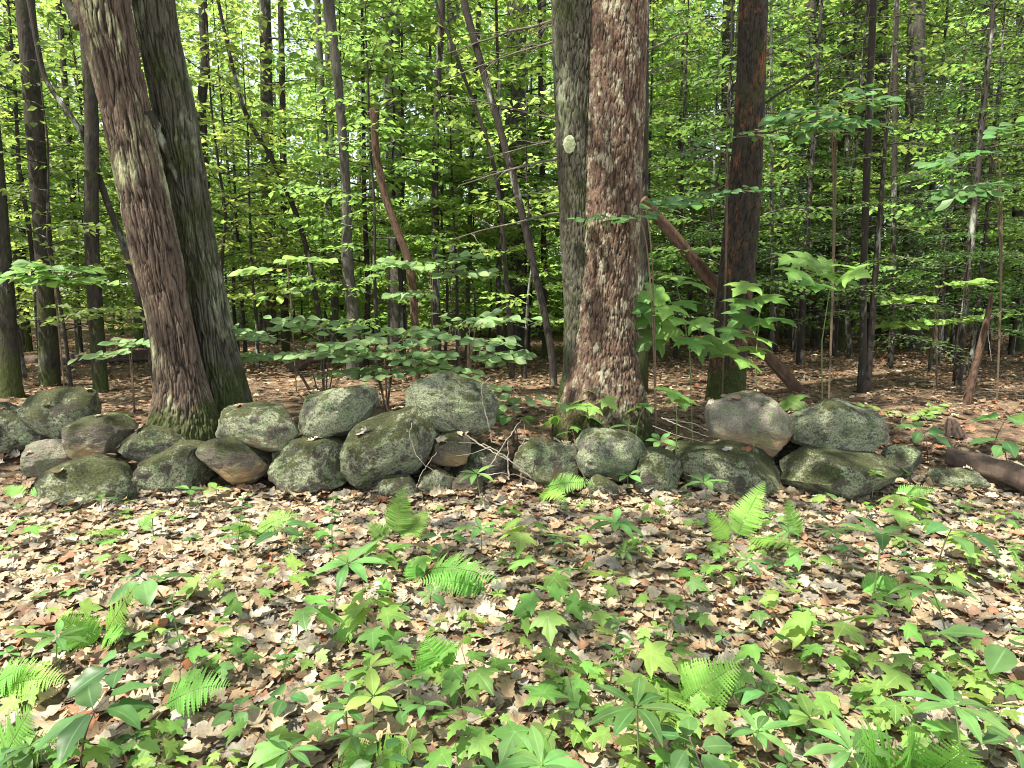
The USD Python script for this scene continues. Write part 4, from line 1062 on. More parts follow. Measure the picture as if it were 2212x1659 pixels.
# each fern: label, fronds as (base px, tip px, tip height m, width m, facing up share)
FERNS = [
    ('low fern lying at the foot of the big forward stone', [((292, 1150), (180, 1160), .10, .15), ((290, 1152), (330, 1112), .12, .12)]),
    ('small fern at the left edge of the wall front', [((60, 1082), (104, 1045), .10, .16), ((55, 1080), (8, 1050), .10, .14)]),
    ('tiny fern tucked between the dark stone and the leaning oak', [((290, 915), (236, 893), .12, .11)]),
    ('fern below the brown-faced stone, laid to the right', [((535, 1160), (655, 1112), .16, .16), ((545, 1162), (500, 1130), .12, .13)]),
    ('bright two-frond fern on the left, beside the narrow-leaved herb', [((215, 1390), (295, 1262), .30, .17), ((225, 1395), (125, 1330), .2, .15), ((215, 1392), (262, 1372), .12, .15)]),
    ('fern frond pointing right in the lower left litter', [((330, 1545), (497, 1480), .18, .18)]),
    ('fern at the left edge below the pale whorled plant', [((-25, 1500), (140, 1470), .14, .17), ((-30, 1490), (60, 1435), .2, .15)]),
    ('fern in the bottom left corner under the drooping whorl', [((-20, 1690), (70, 1525), .25, .20), ((-30, 1680), (120, 1600), .15, .18)]),
    ('yellowing small frond in the lower left', [((350, 1630), (332, 1555), .10, .11)]),
    ('small fern left of the broad cluster of maple leaves', [((705, 1392), (775, 1355), .10, .11)]),
    ('tiny pale fern sprig under the wide bright maple seedling', [((622, 1425), (658, 1400), .05, .07)]),
    ('upright fern standing at the wall before the slanted oval boulder', [((850, 1170), (872, 1050), .34, .19), ((852, 1172), (935, 1098), .18, .16), ((850, 1170), (790, 1130), .12, .13)]),
    ('double fern lying horizontally in the middle of the litter', [((900, 1235), (1085, 1262), .14, .20), ((905, 1262), (890, 1205), .12, .13), ((1080, 1285), (890, 1258), .1, .14)]),
    ('horizontal bright fern beneath the round lichen-crusted stone', [((1150, 1065), (1285, 1045), .16, .20), ((1155, 1068), (1230, 1085), .08, .16)]),
    ('ladder-like upright fern left of the dense maple group', [((965, 1475), (918, 1375), .20, .19)]),
    ('fern at the bottom edge below the oval-leaved carpet', [((800, 1670), (878, 1612), .14, .15), ((805, 1672), (745, 1605), .12, .12)]),
    ('large curved fern right of the blue-green whorled plant', [((1440, 1470), (1445, 1590), .10, .24), ((1450, 1530), (1600, 1432), .24, .19)]),
    ('upright fern right of the wide low mossy stone', [((1580, 1180), (1652, 1040), .34, .20), ((1582, 1182), (1530, 1100), .22, .15)]),
    ('fern laid to the right under the upright one', [((1600, 1165), (1745, 1198), .12, .18)]),
    ('slim upright fern before the long flat stone', [((1728, 1172), (1700, 1076), .26, .14)]),
    ('small fern under the end of the wall', [((1905, 1085), (2030, 1058), .12, .15)]),
    ('big bright fern in the bottom right', [((1960, 1720), (1850, 1590), .30, .24), ((1965, 1720), (1965, 1580), .34, .24), ((1970, 1720), (2100, 1610), .30, .22), ((1960, 1725), (2060, 1680), .2, .2)]),
    ('fern shaded beneath the big whorled plant on the right', [((1850, 1290), (1945, 1250), .12, .15)]),
    ('fern at the right edge in the lower litter', [((2235, 1260), (2180, 1190), .24, .15)]),
    ('dark fern tuft on the pale dry litter near the bottom middle', [((1290, 1545), (1230, 1520), .06, .12)]),
    ('fern frond beside the lance-leaved plant', [((1470, 1500), (1420, 1545), .06, .17)]),
]
for k, (lb, fr) in enumerate(FERNS):
    base = ground(*fr[0][0])
    base[2] = tz(base[0], base[1])
    t = thing('fern', lb, 'fern', base, group='ferns in the leaf litter')
    for q, (a, b, hz, wd) in enumerate(fr):
        p0 = ground(*a); p0[2] = tz(p0[0], p0[1]) - .01
        p2 = ground(*b, hz)
        dv = unit(p2 - p0)
        fc = unit(Z * .75 + np.array([0, -.65, 0]))
        frond(t, base, p0, p2, wd * 1.25, .16 if abs(dv[2]) < .5 else .05, fc, 300 + k * 7 + q)
# ---------------------------------------------------------------- tall maple saplings with big leaves in front of the rusty-patched tree
def big_leaf_sapling(label, y, stem_px, leaves, seed, size=72, mat='maple_green'):
    g = np.random.default_rng(seed)
    P = [at(px, py, y) for px, py in stem_px]
    P[0] = np.array([P[0][0], y, float(tz(P[0][0], y)) - .03])
    base = P[0].copy()
    t = thing('maple_sapling', label, 'sapling', base, group='maple saplings by the huge oak')
    P = np.array(P); n = 24
    sp = np.array([[np.interp(s, np.linspace(0, 1, len(P)), P[:, c]) for c in range(3)] for s in np.linspace(0, 1, n)])
    mb = MB(); mb.tube(sp, np.linspace(.006, .0022, n), 6)
    for px, py, *o in leaves:
        yy = y + g.uniform(-.35, .15)
        c = at(px, py, yy); k = int(np.argmin(np.linalg.norm(sp - c, axis=1) + np.maximum(0, sp[:, 2] - c[2]) * .8)); q = sp[k]
        sz = (o[0] if o else size) * g.uniform(.85, 1.1) * dist(c) / F * .85
        d = unit((c - q) * [1, 1, .2] + [0, -.12, 0]) ; d = unit(d + [0, -.25, -g.uniform(.1, .55)])
        tip = c - d * sz * .45
        mb.tube(bez(q, (q + tip) / 2 + Z * .02, tip, 5), np.linspace(.0022, .0014, 5), 4)
        put_leaf(t, maple_leaf(g.uniform(1.0, 1.2), g.uniform(.1, .3)), tip - base, d, unit(Z * .75 + np.array([g.normal(0, .3), -.62, 0])), sz, mat)
    put(t, 'stem', shift(mb.mesh(), base), 'stem_green')


big_leaf_sapling('maple sapling with large drooping leaves right of the huge oak', 5.7, [(1500, 900), (1490, 760), (1470, 650), (1455, 590)],
                 [(1408, 636), (1502, 612), (1440, 668), (1482, 655), (1396, 690), (1442, 716), (1500, 742), (1402, 735), (1530, 748), (1462, 690), (1385, 665), (1520, 700), (1460, 600)], 41)
big_leaf_sapling('maple sapling with large leaves hanging before the rusty-patched tree', 5.95, [(1640, 900), (1632, 780), (1640, 680), (1650, 620)],
                 [(1605, 622), (1668, 645), (1600, 655), (1598, 690), (1648, 698), (1642, 730), (1606, 780), (1630, 755), (1575, 720), (1690, 690), (1560, 752), (1715, 870, 66)], 42)
big_leaf_sapling('maple sapling whose large leaves float above the lichen-blotched boulder', 5.9, [(1780, 900), (1775, 740), (1790, 640), (1800, 560)],
                 [(1822, 572), (1790, 592), (1742, 606), (1738, 562), (1770, 575), (1850, 590), (1765, 618), (1830, 605), (1700, 560), (1720, 590)], 43, 66)
big_leaf_sapling('small maple sapling with hanging leaves between huge oak and pale boulder', 4.95, [(1462, 985), (1462, 900), (1460, 860)], [(1452, 850, 66), (1476, 866, 56)], 44)


# ---------------------------------------------------------------- layered shrubs behind the wall
def shrub(label, y, root_px, tips, seed, leaf_px=36, mat='shrub_green', npl=11, group='layered leafy shrubs behind the wall', nm='leafy_shrub'):
    g = np.random.default_rng(seed)
    r = at(*root_px, y); r[2] = float(tz(r[0], y))
    t = thing(nm, label, 'shrub', r, group=group)
    mb = MB()
    for (ax, ay), (bx, by), dy in tips:
        p1 = at(ax, ay, y); p2 = at(bx, by, y + dy)
        L = np.linalg.norm(p2 - p1)
        mb.tube(bez(r - [0, 0, .03], [r[0] * .6 + p1[0] * .4, y, p1[2] * .9 + r[2] * .1], p1, 9), np.linspace(.009, .005, 9), 5)
        br = bez(p1, (p1 + p2) / 2 + Z * .05 * L, p2, 12); mb.tube(br, np.linspace(.005, .0015, 12), 4)
        d0 = unit(p2 - p1); lat = unit(np.cross(Z, d0)); side = 1
        nt = max(3, int(L / .10))
        rows = [(br[3:], 1.0)]
        for k in range(nt):
            s = .12 + .8 * k / nt; side = -side
            q = np.array([np.interp(s, np.linspace(0, 1, 12), br[:, c]) for c in range(3)])
            tl = .42 * (1.1 - s) * g.uniform(.7, 1.2) + .08
            e = q + unit(d0 * .7 + lat * side * .9 + Z * g.normal(0, .07)) * tl
            tw = bez(q, (q + e) / 2 + Z * .015, e, 6); mb.tube(tw, np.linspace(.0025, .001, 6), 4); rows.append((tw, .9))
        for tw, sc in rows:
            TL = np.linalg.norm(tw[-1] - tw[0]); m = max(2, int(TL / .07))
            for k in range(m):
                s = (k + .8) / m; q = np.array([np.interp(s, np.linspace(0, 1, len(tw)), tw[:, c]) for c in range(3)])
                td = unit(tw[-1] - tw[0]); la = unit(np.cross(Z, td)) * (1 if k % 2 else -1)
                d = unit(td * .75 + la * .8 + [0, -.06, g.normal(-.12, .12)])
                put_leaf(t, blade(g.uniform(.56, .68), 5, .52, g.uniform(.05, .35), .14), q + d * .008, d, unit(Z + g.normal(0, .2, 3) + [0, -.62, 0]), sc * leaf_px * dist(q) / F * g.uniform(.75, 1.1), mat)
    put(t, 'stem', shift(mb.mesh(), [0, 0, 0]), 'stem_brown')
    # leaves and stems were laid out in world space: bring them to the thing's own
    for ch in t.GetChildren():
        m = UsdGeom.Mesh(ch); m.GetPointsAttr().Set(Vt.Vec3fArray.FromNumpy((np.array(m.GetPointsAttr().Get()) - r).astype(np.float32)))


shrub('wide layered shrub with blue-green oval leaves reaching from the leaning oak to the lichened stone', 6.3, (700, 868),
      [((640, 745), (470, 705), -.3), ((690, 735), (610, 690), .2), ((700, 750), (800, 735), -.2), ((700, 760), (640, 770), -.5), ((560, 740), (500, 722), -.1), ((600, 770), (540, 775), -.4), ((720, 725), (690, 700), .3), ((740, 765), (790, 775), -.3)], 61, 38)
shrub('layered leafy shrub with oval leaves right above the tilted lichened stone', 6.5, (835, 868),
      [((800, 770), (720, 745), -.3), ((830, 760), (905, 740), -.2), ((835, 790), (850, 812), -.5), ((780, 745), (800, 722), .2), ((860, 740), (890, 715), .2), ((800, 795), (760, 805), -.3), ((860, 775), (915, 780), -.3)], 62, 38)
shrub('layered leafy shrub with oval leaves right above the big pale-speckled boulder', 6.4, (1010, 850),
      [((1010, 740), (930, 725), -.2), ((1020, 730), (1090, 745), -.3), ((1015, 715), (1000, 690), .2), ((1020, 770), (1125, 770), -.2), ((985, 760), (920, 768), -.3), ((1040, 755), (1100, 775), -.1), ((1000, 790), (960, 805), -.4), ((1030, 705), (1060, 690), .2)], 63, 38)
shrub('small leafy sprig with drooping leaves right of the big pale-speckled boulder', 5.6, (1110, 905), [((1105, 850), (1060, 835), -.1), ((1110, 845), (1135, 870), -.2)], 64)
shrub('low sprays of blue-green leaves on the outer side of the leaning oak', 6.6, (290, 880), [((280, 765), (215, 770), -.3), ((285, 752), (345, 735), -.3)], 65)
shrub('small sapling with pale drooping leaves in the gap left of the leaning oak', 7.6, (140, 850), [((115, 600), (60, 600), -.4), ((120, 612), (175, 605), -.4), ((118, 590), (110, 575), -.6)], 66, 40, 'maple_green')
shrub('sunlit understory spray with pale leaves left of the snag', 8.2, (640, 840), [((620, 580), (520, 590), -.2), ((620, 565), (690, 560), -.3), ((625, 610), (600, 640), -.2)], 67, 34, 'maple_bright')
shrub('understory shrub with leaves layered around the snag foot', 7.8, (935, 845), [((930, 590), (840, 565), -.2), ((935, 580), (1010, 550), -.3), ((935, 600), (1050, 590), -.3), ((930, 625), (880, 640), -.3)], 68, 36)
shrub('shaded spray of dark leaves in front of the close pair of trunks', 6.8, (1790, 880), [((1790, 240), (1690, 250), -.2), ((1795, 225), (1900, 215), -.3), ((1790, 255), (1760, 285), -.2), ((1800, 240), (1850, 265), -.3)], 69, 44, 'broad_green')
shrub('shaded spray of dark leaves at the right behind the leaning snag', 7.4, (2150, 900), [((2140, 330), (2030, 350), -.2), ((2145, 300), (2210, 280), -.3), ((2140, 390), (2060, 430), -.3)], 70, 40, 'broad_green')
shrub('sunlit layered spray above the dark slim trunk on the right', 8.6, (2020, 870), [((2010, 640), (1900, 650), -.2), ((2015, 620), (2110, 610), -.3), ((2010, 690), (1950, 705), -.2), ((2020, 700), (2100, 690), -.3)], 71, 36, 'maple_bright')
shrub('thin spray with small leaves crossing the rusty-patched tree', 6.6, (1560, 880), [((1565, 330), (1490, 320), -.2), ((1570, 300), (1690, 290), -.3), ((1568, 420), (1640, 410), -.3), ((1566, 400), (1500, 440), -.2)], 72, 28, 'broad_green')
shrub('pale-leaved little shrub lit by the sun past the lichen-blotched boulder', 6.6, (1975, 945), [((1975, 905), (1945, 895), -.1), ((1975, 900), (2010, 885), -.1)], 73, 30, 'maple_bright')
shrub('small twig of leaves at the edge of the huge oak trunk', 5.6, (1420, 890), [((1385, 480), (1345, 470), -.2), ((1395, 455), (1440, 440), -.1)], 74, 44, 'broad_green')

# ---------------------------------------------------------------- bare twigs by the middle of the wall
def twig(label, pts, r=.0065, mat='twig_grey', forks=(), nm='dead_twig', group='bare twigs on the wall'):
    P = np.array([at(px, py, y) for px, py, y in pts]); r = r * .72
    n = 6 * len(P); sp = np.array([[np.interp(s, np.linspace(0, 1, len(P)), P[:, c]) for c in range(3)] for s in np.linspace(0, 1, n)])
    k = np.ones(5) / 5
    sm = np.stack([np.convolve(np.pad(sp[:, c], 2, 'edge'), k, 'valid') for c in range(3)], 1)
    mb = MB(); mb.tube(wob(sm, .003, len(label)), np.linspace(r, r * .45, n), 6, .6)
    for f in forks:
        Q = np.array([at(px, py, y) for px, py, y in f]); mb.tube(Q, np.linspace(r * .6, r * .3, len(Q)), 5, .6)
    base = sm[0]
    t = thing(nm, label, 'twig', base, group=group)
    put(t, 'stem', shift(mb.mesh(), base), mat, smooth=True, attrs={'ridge': mb.attr()})


twig('pale upright twig rising crooked over the right flank of the big pale-speckled boulder', [(1062, 958, 4.75), (1058, 925, 4.72), (1045, 880, 4.72), (1038, 832, 4.75), (1062, 815, 4.8)], .0075)
twig('longest pale twig lying across the split stone towards the round lichen-crusted stone', [(1000, 935, 4.62), (1056, 972, 4.58), (1110, 1000, 4.55), (1150, 1035, 4.5)], .0085)
twig('pale twig lying flat towards the split tan stone', [(1105, 995, 4.56), (1050, 960, 4.6), (985, 955, 4.62)], .0065, forks=[[(1060, 965, 4.58), (1020, 980, 4.55), (985, 985, 4.6)]])
twig('grey twig slanting up to the right out of the pile', [(1050, 1020, 4.5), (1088, 960, 4.58), (1120, 915, 4.7), (1128, 905, 4.7)], .006)
twig('thin twig bent like a hook in front of the slanted oval boulder', [(890, 910, 4.6), (883, 945, 4.55), (905, 995, 4.5), (945, 1025, 4.5), (1000, 1035, 4.55)], .0048)
twig('thin grey twig leaning against the small upright stone', [(895, 1060, 4.45), (915, 1015, 4.5), (945, 975, 4.6)], .0048)
twig('grey stick standing in the middle of the twig pile', [(1100, 1040, 4.55), (1097, 990, 4.62), (1098, 950, 4.65)], .010)
twig('bent twig at the base of the twig pile', [(1030, 1030, 4.45), (1080, 1020, 4.42), (1130, 1030, 4.42), (1160, 1050, 4.42)], .0055)
twig('thin twig fork to the right of the pile', [(1110, 985, 4.6), (1135, 950, 4.65), (1133, 915, 4.7)], .0045)
twig('dark root-like twig hanging between the lichen-crusted and the light speckled stone', [(1240, 945, 4.7), (1245, 1000, 4.62), (1268, 1040, 4.55), (1280, 1095, 4.42)], .009, 'twig_dark')
twig('sun-bleached pale twig past the lichen-blotched boulder', [(1945, 925, 6.0), (1950, 900, 6.0), (1985, 893, 6.0), (2010, 915, 5.9), (2020, 918, 5.9)], .0075, forks=[[(1985, 893, 6), (2005, 905, 5.9), (2022, 906, 5.9)], [(1945, 925, 6), (1975, 920, 5.9), (2000, 918, 5.9)]])
twig('curved dark stick arching over the ribbed dark-leaved plant', [(322, 1225, 3.55), (335, 1190, 3.6), (352, 1172, 3.68)], .010, 'wood_rotten', group='sticks in the leaf litter')
twig('dark stick lying at the far left in the litter', [(10, 1330, 3.05), (80, 1325, 3.05), (140, 1345, 2.98)], .008, 'twig_dark', group='sticks in the leaf litter')
twig('grey twig lying across the litter at the lower right', [(1480, 1318, 3.0), (1540, 1355, 2.9), (1620, 1400, 2.8)], .004, 'twig_grey', group='sticks in the leaf litter')
twig('pale twig cluster between the pale bare boulder and the dark round stone', [(1425, 900, 5.2), (1480, 925, 5.1), (1535, 945, 5.0)], .008, 'twig_grey', forks=[[(1440, 905, 5.2), (1500, 915, 5.2), (1530, 930, 5.1)], [(1410, 920, 5.2), (1460, 940, 5.1), (1520, 955, 5.0)]])

# ---------------------------------------------------------------- dead leaves
def dead_leaf(seed):
    """A curled oak leaf, unit length."""
    g = np.random.default_rng(seed)
    nl = 4; ys, xs = [0, .08], [.012, .02]
    for k in range(nl):
        t = (k + .5) / nl; wd = .30 * math.sin(math.pi * (.18 + .68 * t)) * g.uniform(.85, 1.2)
        ys += [.12 + .80 * (k + .35) / nl, .12 + .80 * (k + .62) / nl, .12 + .80 * (k + .95) / nl]; lob = .42 if seed % 2 else .8; xs += [wd * (1 if seed % 2 else .85), wd * .95, wd * lob]
    ys.append(1.0); xs.append(.015)
    ys = np.array(ys); xr = np.array(xs); xl = xr * g.uniform(.85, 1.15, len(xr))
    y2 = ys + .04
    v = np.concatenate([np.column_stack([-xl, np.minimum(y2, 1), 0 * ys]), np.column_stack([-xl * .5, ys + .02, 0 * ys]), np.column_stack([0 * ys, ys, 0 * ys]), np.column_stack([xr * .5, ys + .02, 0 * ys]), np.column_stack([xr, np.minimum(y2, 1), 0 * ys])])
    n = len(ys); f = []
    for c in range(4):
        for k in range(n - 1):
            a, b = c * n + k, (c + 1) * n + k
            f += [[a, b, b + 1], [a, b + 1, a + 1]]
    ve = np.concatenate([0 * ys, 0 * ys, 0 * ys + 1, 0 * ys, 0 * ys])
    v[:, 1] -= .5
    c1, c2, tw = g.uniform(-.7, 1.2), g.uniform(-.3, .5), g.uniform(-.5, .5)
    x, y = v[:, 0].copy(), v[:, 1].copy()
    v[:, 2] = c1 * x ** 2 * 1.6 + c2 * y ** 2 + tw * x * y + .05 * np.sin(7 * x + 9 * y + seed) 
    return v, np.array(f), ve


DEADM = ['dead_pale', 'dead_tan', 'dead_brown', 'dead_grey', 'dead_pale', 'dead_tan', 'dead_grey', 'dead_brown', 'dead_pale', 'dead_tan', 'dead_rust', 'dead_pale']
FOREST_M = ['dead_tan', 'dead_brown', 'dead_brown', 'dead_rust', 'dead_tan', 'dead_brown', 'dead_pale', 'dead_brown', 'dead_rust', 'dead_tan', 'dead_brown', 'dead_rust']


def quat(dirs, nrm):
    from scipy.spatial.transform import Rotation
    y = unit(dirs); x = unit(np.cross(y, nrm)); z = np.cross(x, y)
    return Rotation.from_matrix(np.stack([x, y, z], -1)).as_quat()


def instancer(name, pos, dirs, nrm, size, protos, idx, label, mats=None):
    pi = UsdGeom.PointInstancer.Define(stage, '/World/' + numbered(name))
    tag(pi, label, None, None, 'stuff')
    paths = []
    for k, (mesh, mat, attrs, pname) in enumerate(protos):
        p = put(pi.GetPrim(), pname, mesh, mat, smooth=True if attrs else False, attrs=attrs)
        paths.append(p.GetPath())
    pi.CreatePrototypesRel().SetTargets(paths)
    q = quat(dirs, nrm)
    pi.CreateProtoIndicesAttr(Vt.IntArray.FromNumpy(np.asarray(idx, np.int32)))
    pi.CreatePositionsAttr(Vt.Vec3fArray.FromNumpy(np.asarray(pos, np.float32)))
    pi.CreateScalesAttr(Vt.Vec3fArray.FromNumpy(np.repeat(np.asarray(size, np.float32)[:, None], 3, 1)))
    pi.CreateOrientationsAttr(Vt.QuathArray([Gf.Quath(float(w), float(x), float(y), float(z)) for x, y, z, w in q]))
    return pi


def scatter(n, y0, y1, seed, wide=.92, extra=.8):
    g = np.random.default_rng(seed)
    y = np.sqrt(g.uniform(y0 ** 2, y1 ** 2, n)) if y0 > 0 else g.uniform(y0, y1, n)
    x = g.uniform(-1, 1, n) * (np.maximum(y, 0) * wide + extra)
    return x, y, g


DL = [dead_leaf(900 + k) for k in range(12)]
x, y, g = scatter(17000, 1.1, 4.9, 31)
n = len(x); nr = Z + g.normal(0, .22, (n, 3)); a = g.uniform(0, 6.283, n)
clump = meshkit.fbm(np.stack([x * 1.6, y * 1.6, x * 0], -1), 3, 12)
idx = (clump * 6 + g.uniform(0, 9, n)).astype(int) % 12
instancer('leaf_litter', np.stack([x, y, tz(x, y) + .004 + g.uniform(0, .026, n)], -1), np.stack([np.cos(a), np.sin(a), g.normal(0, .2, n)], -1), nr, .045 + .10 * g.random(n) ** 1.6, [(d[:2], DEADM[k], {'vein': d[2]}, 'dead_leaf') for k, d in enumerate(DL)], idx,
          'pale brown dead oak leaves covering the ground in front of the wall')
x, y, g = scatter(26000, 4.7, 22, 32)
n = len(x); nr = Z + g.normal(0, .3, (n, 3)); a = g.uniform(0, 6.283, n)
instancer('leaf_litter', np.stack([x, y, tz(x, y) + .004 + g.uniform(0, .025, n)], -1), np.stack([np.cos(a), np.sin(a), g.normal(0, .12, n)], -1), nr, g.uniform(.06, .13, n), [(d[:2], FOREST_M[k], {'vein': d[2]}, 'dead_leaf') for k, d in enumerate(DL)], g.integers(0, 12, n),
          'reddish brown dead leaves covering the forest floor behind the wall')
# the leaves that show largest, one by one
LEAF_LOOKS = [('dead_pale', 'pale curled oak leaf lying loose on top of the litter', 'pale curled oak leaves on the litter'), ('dead_tan', 'tan lobed oak leaf lying loose on top of the litter', 'tan oak leaves on the litter'),
              ('dead_grey', 'greyish weathered leaf lying loose on top of the litter', 'greyish dead leaves on the litter'), ('dead_brown', 'dark brown dead leaf lying loose on top of the litter', 'dark brown dead leaves on the litter'), ('dead_rust', 'rust-coloured dead leaf lying loose on top of the litter', 'rust-coloured dead leaves on the litter')]
LK = {}
for li, (mt, lb, gr) in enumerate(LEAF_LOOKS):
    for k in range(3):
        c = kind_class(f'kind_{mt}_leaf_{"abc"[k]}')
        d = DL[(li * 3 + k) % 12]
        put(c, 'blade', d[:2], mt, smooth=True, attrs={'vein': d[2]})
        LK[li, k] = str(c.GetPath())
g = np.random.default_rng(55)
placed = []
SPOTS = [(95, 1225, 'the tiny maple seedling'), (225, 1200, 'the low fern by the forward stone'), (362, 1232, 'the ribbed dark-leaved plant'), (108, 1385, 'the pale whorled plant'), (240, 1330, 'the two-frond fern'), (392, 1300, 'the narrow-leaved herb'), (600, 1140, 'the bushy low plant'), (640, 1325, 'the wide bright seedling'),
         (717, 1222, 'the silvery whorled plant'), (400, 1510, 'the right-pointing frond'), (165, 1560, 'the drooping whorl'), (525, 1600, 'the blue-green seedling'), (610, 1490, 'the small oval-leaved plant'), (860, 1120, 'the upright fern at the wall'), (835, 1195, 'the flat-leaved seedling'), (985, 1250, 'the double fern'),
         (1040, 1152, 'the dark whorled plant'), (1160, 1150, 'the many-leaved seedling'), (1355, 1150, 'the tall slender whorled plant'), (1490, 1265, 'the hanging-leaf seedling'), (835, 1350, 'the broad maple cluster'), (955, 1420, 'the ladder-like fern'), (1075, 1440, 'the dense maple group'), (1215, 1402, 'the wide seedling at the centre'),
         (820, 1500, 'the oval-leaved carpet'), (1130, 1540, 'the row of large leaves'), (1382, 1540, 'the blue-green whorled plant'), (1210, 1632, 'the lily-like plant'), (1620, 1110, 'the tall right-hand fern'), (1720, 1120, 'the slim upright fern'), (1895, 1190, 'the big whorled plant'), (2030, 1150, 'the broad leafy plant'),
         (1728, 1300, 'the pale sunlit seedling'), (1838, 1350, 'the yellow-green seedling'), (1520, 1480, 'the large curved fern'), (1940, 1432, 'the jagged yellow seedling'), (2062, 1288, 'the wide-leaved whorled plant'), (2130, 1370, 'the big three-leaved plant'), (1752, 1570, 'the pale star of leaves'), (2092, 1562, 'the large corner whorled plant'),
         (1960, 1630, 'the bottom bright fern'), (1625, 1520, 'the lance-leaved plant'), (1210, 1060, 'the horizontal bright fern'), (1535, 1622, 'the strap-leaved plant'), (340, 1590, 'the yellowing frond'), (740, 1380, 'the small fern by the maple cluster')]


def near_plant(p):
    dx = p - CAM; px = CX + F * dx[0] / (dx @ FW); py = CY - F * (dx @ UP) / (dx @ FW)
    m = min(SPOTS, key=lambda q: (q[0] - px) ** 2 + 2 * (q[1] - py) ** 2); a, b = px - m[0], py - m[1]
    return ('right of ' if a > 0 else 'left of ') + m[2] if abs(a) > 1.6 * abs(b) else ('in front of ' if b > 0 else 'just beyond ') + m[2]


while len(placed) < 270:
    py = 1659 - 590 * g.random() ** 1.25; px = g.uniform(-20, 2232)
    p = ground(px, py)
    if p[1] > 4.55 or any((p[0] - q[0]) ** 2 + (p[1] - q[1]) ** 2 < .06 ** 2 for q in placed):
        continue
    placed.append(p)
    li = int(g.choice(5, p=[.42, .24, .16, .13, .05])); mt, lb, gr = LEAF_LOOKS[li]
    thing('fallen_leaf', lb.replace(' lying loose on top of the litter', '') + ' lying ' + near_plant(p), 'dead leaf', (p[0], p[1], float(tz(p[0], p[1])) + .040), g.uniform(0, 360), g.uniform(.10, .155), gr, LK[li, int(g.integers(3))], tilt=g.normal(0, 13, 2))
# leaves drifted against and onto the wall
g = np.random.default_rng(66)
P, N_ = [], []
for (cc, nz), (bx, by, br, low) in zip(STONE_TOPS, STONE_BASES):
    k = int(g.choice([0, 1, 2, 3, 5]))
    pick = g.integers(0, len(cc), k); P.append(cc[pick] + nz[pick] * .008); N_.append(nz[pick] + g.normal(0, .15, (k, 3)))
    if low < .1:                                           # a drift along the stone's foot
        m = 26; t = g.uniform(-1, 1, m); q = np.stack([bx + t * br, by - br * .9 * np.sqrt(1 - t ** 2 * .8) - np.abs(g.normal(0, .05, m)) + .03, 0 * t], -1)
        q[:, 2] = tz(q[:, 0], q[:, 1]) + g.uniform(.02, .075, m); P.append(q); N_.append(Z + g.normal(0, .42, (m, 3)) + [0, -.3, 0])
m = 520; q = np.stack([g.uniform(-4.6, 4.6, m), g.uniform(5.0, 5.7, m), np.zeros(m)], -1); q[:, 2] = tz(q[:, 0], q[:, 1]) + g.uniform(.01, .09, m); P.append(q); N_.append(Z + g.normal(0, .35, (m, 3)))
P, N_ = np.concatenate(P), np.concatenate(N_); n = len(P); a = g.uniform(0, 6.283, n)
instancer('leaf_litter', P, np.stack([np.cos(a), np.sin(a), g.normal(0, .15, n)], -1), N_, g.uniform(.07, .15, n), [(d[:2], DEADM[k], {'vein': d[2]}, 'dead_leaf') for k, d in enumerate(DL)], g.integers(0, 12, n), 'pale dead leaves drifted among and against the wall stones')
# more seedlings between the listed ones
g = np.random.default_rng(58); more = []
SEEN = {}
while len(more) < 118:
    py = 1690 - 520 * g.random() ** 1.2; px = g.uniform(-10, 2222)
    if len(more) >= 64:                                     # denser low in the middle and on the right, and along the wall's right half
        px, py = (g.uniform(850, 2222), g.uniform(1330, 1690)) if len(more) < 94 else (g.uniform(1090, 2200), g.uniform(1070, 1230))
    if px < 760 and py < 1330 and g.random() < .6:
        continue
    if any((px - q[1]) ** 2 + (py - q[2]) ** 2 < 50 ** 2 for q in PLANTS) or any((px - a) ** 2 + (py - b) ** 2 < 58 ** 2 for a, b in more):
        continue
    more.append((px, py))
    kd = str(g.choice(['M0', 'M1', 'M2', 'M3', 'M4', 'M5', 'M6', 'M7', 'S0', 'S1', 'B1', 'W1', 'M2', 'M5']))
    ref, nomw, h = PLANT[kd]; s = {'M': g.uniform(.55, .95), 'S': g.uniform(.8, 1.2), 'B': .7, 'W': .75}[kd[0]]
    p = ground(px, py, h * s); z = float(tz(p[0], p[1]))
    nm, cat, grp = NAMES[kd[0]]
    lb = {'M0': 'small green maple seedling', 'M1': 'small five-lobed maple seedling', 'M2': 'small bright maple seedling', 'M3': 'small many-leaved maple seedling', 'M4': 'small low maple seedling', 'M5': 'small yellowish maple seedling', 'M6': 'small flat-leaved maple seedling', 'M7': 'small three-tiered maple seedling',
          'S0': 'tiny star-leaved herb', 'S1': 'tiny bright star-leaved herb', 'B1': 'small oval-leaved herb', 'W1': 'small whorled plant'}[kd] + ' ' + near_plant(p)
    thing(nm, lb, cat, (p[0], p[1], z), g.uniform(0, 360), float(s), grp, ref, tilt=g.normal(0, 7, 2))
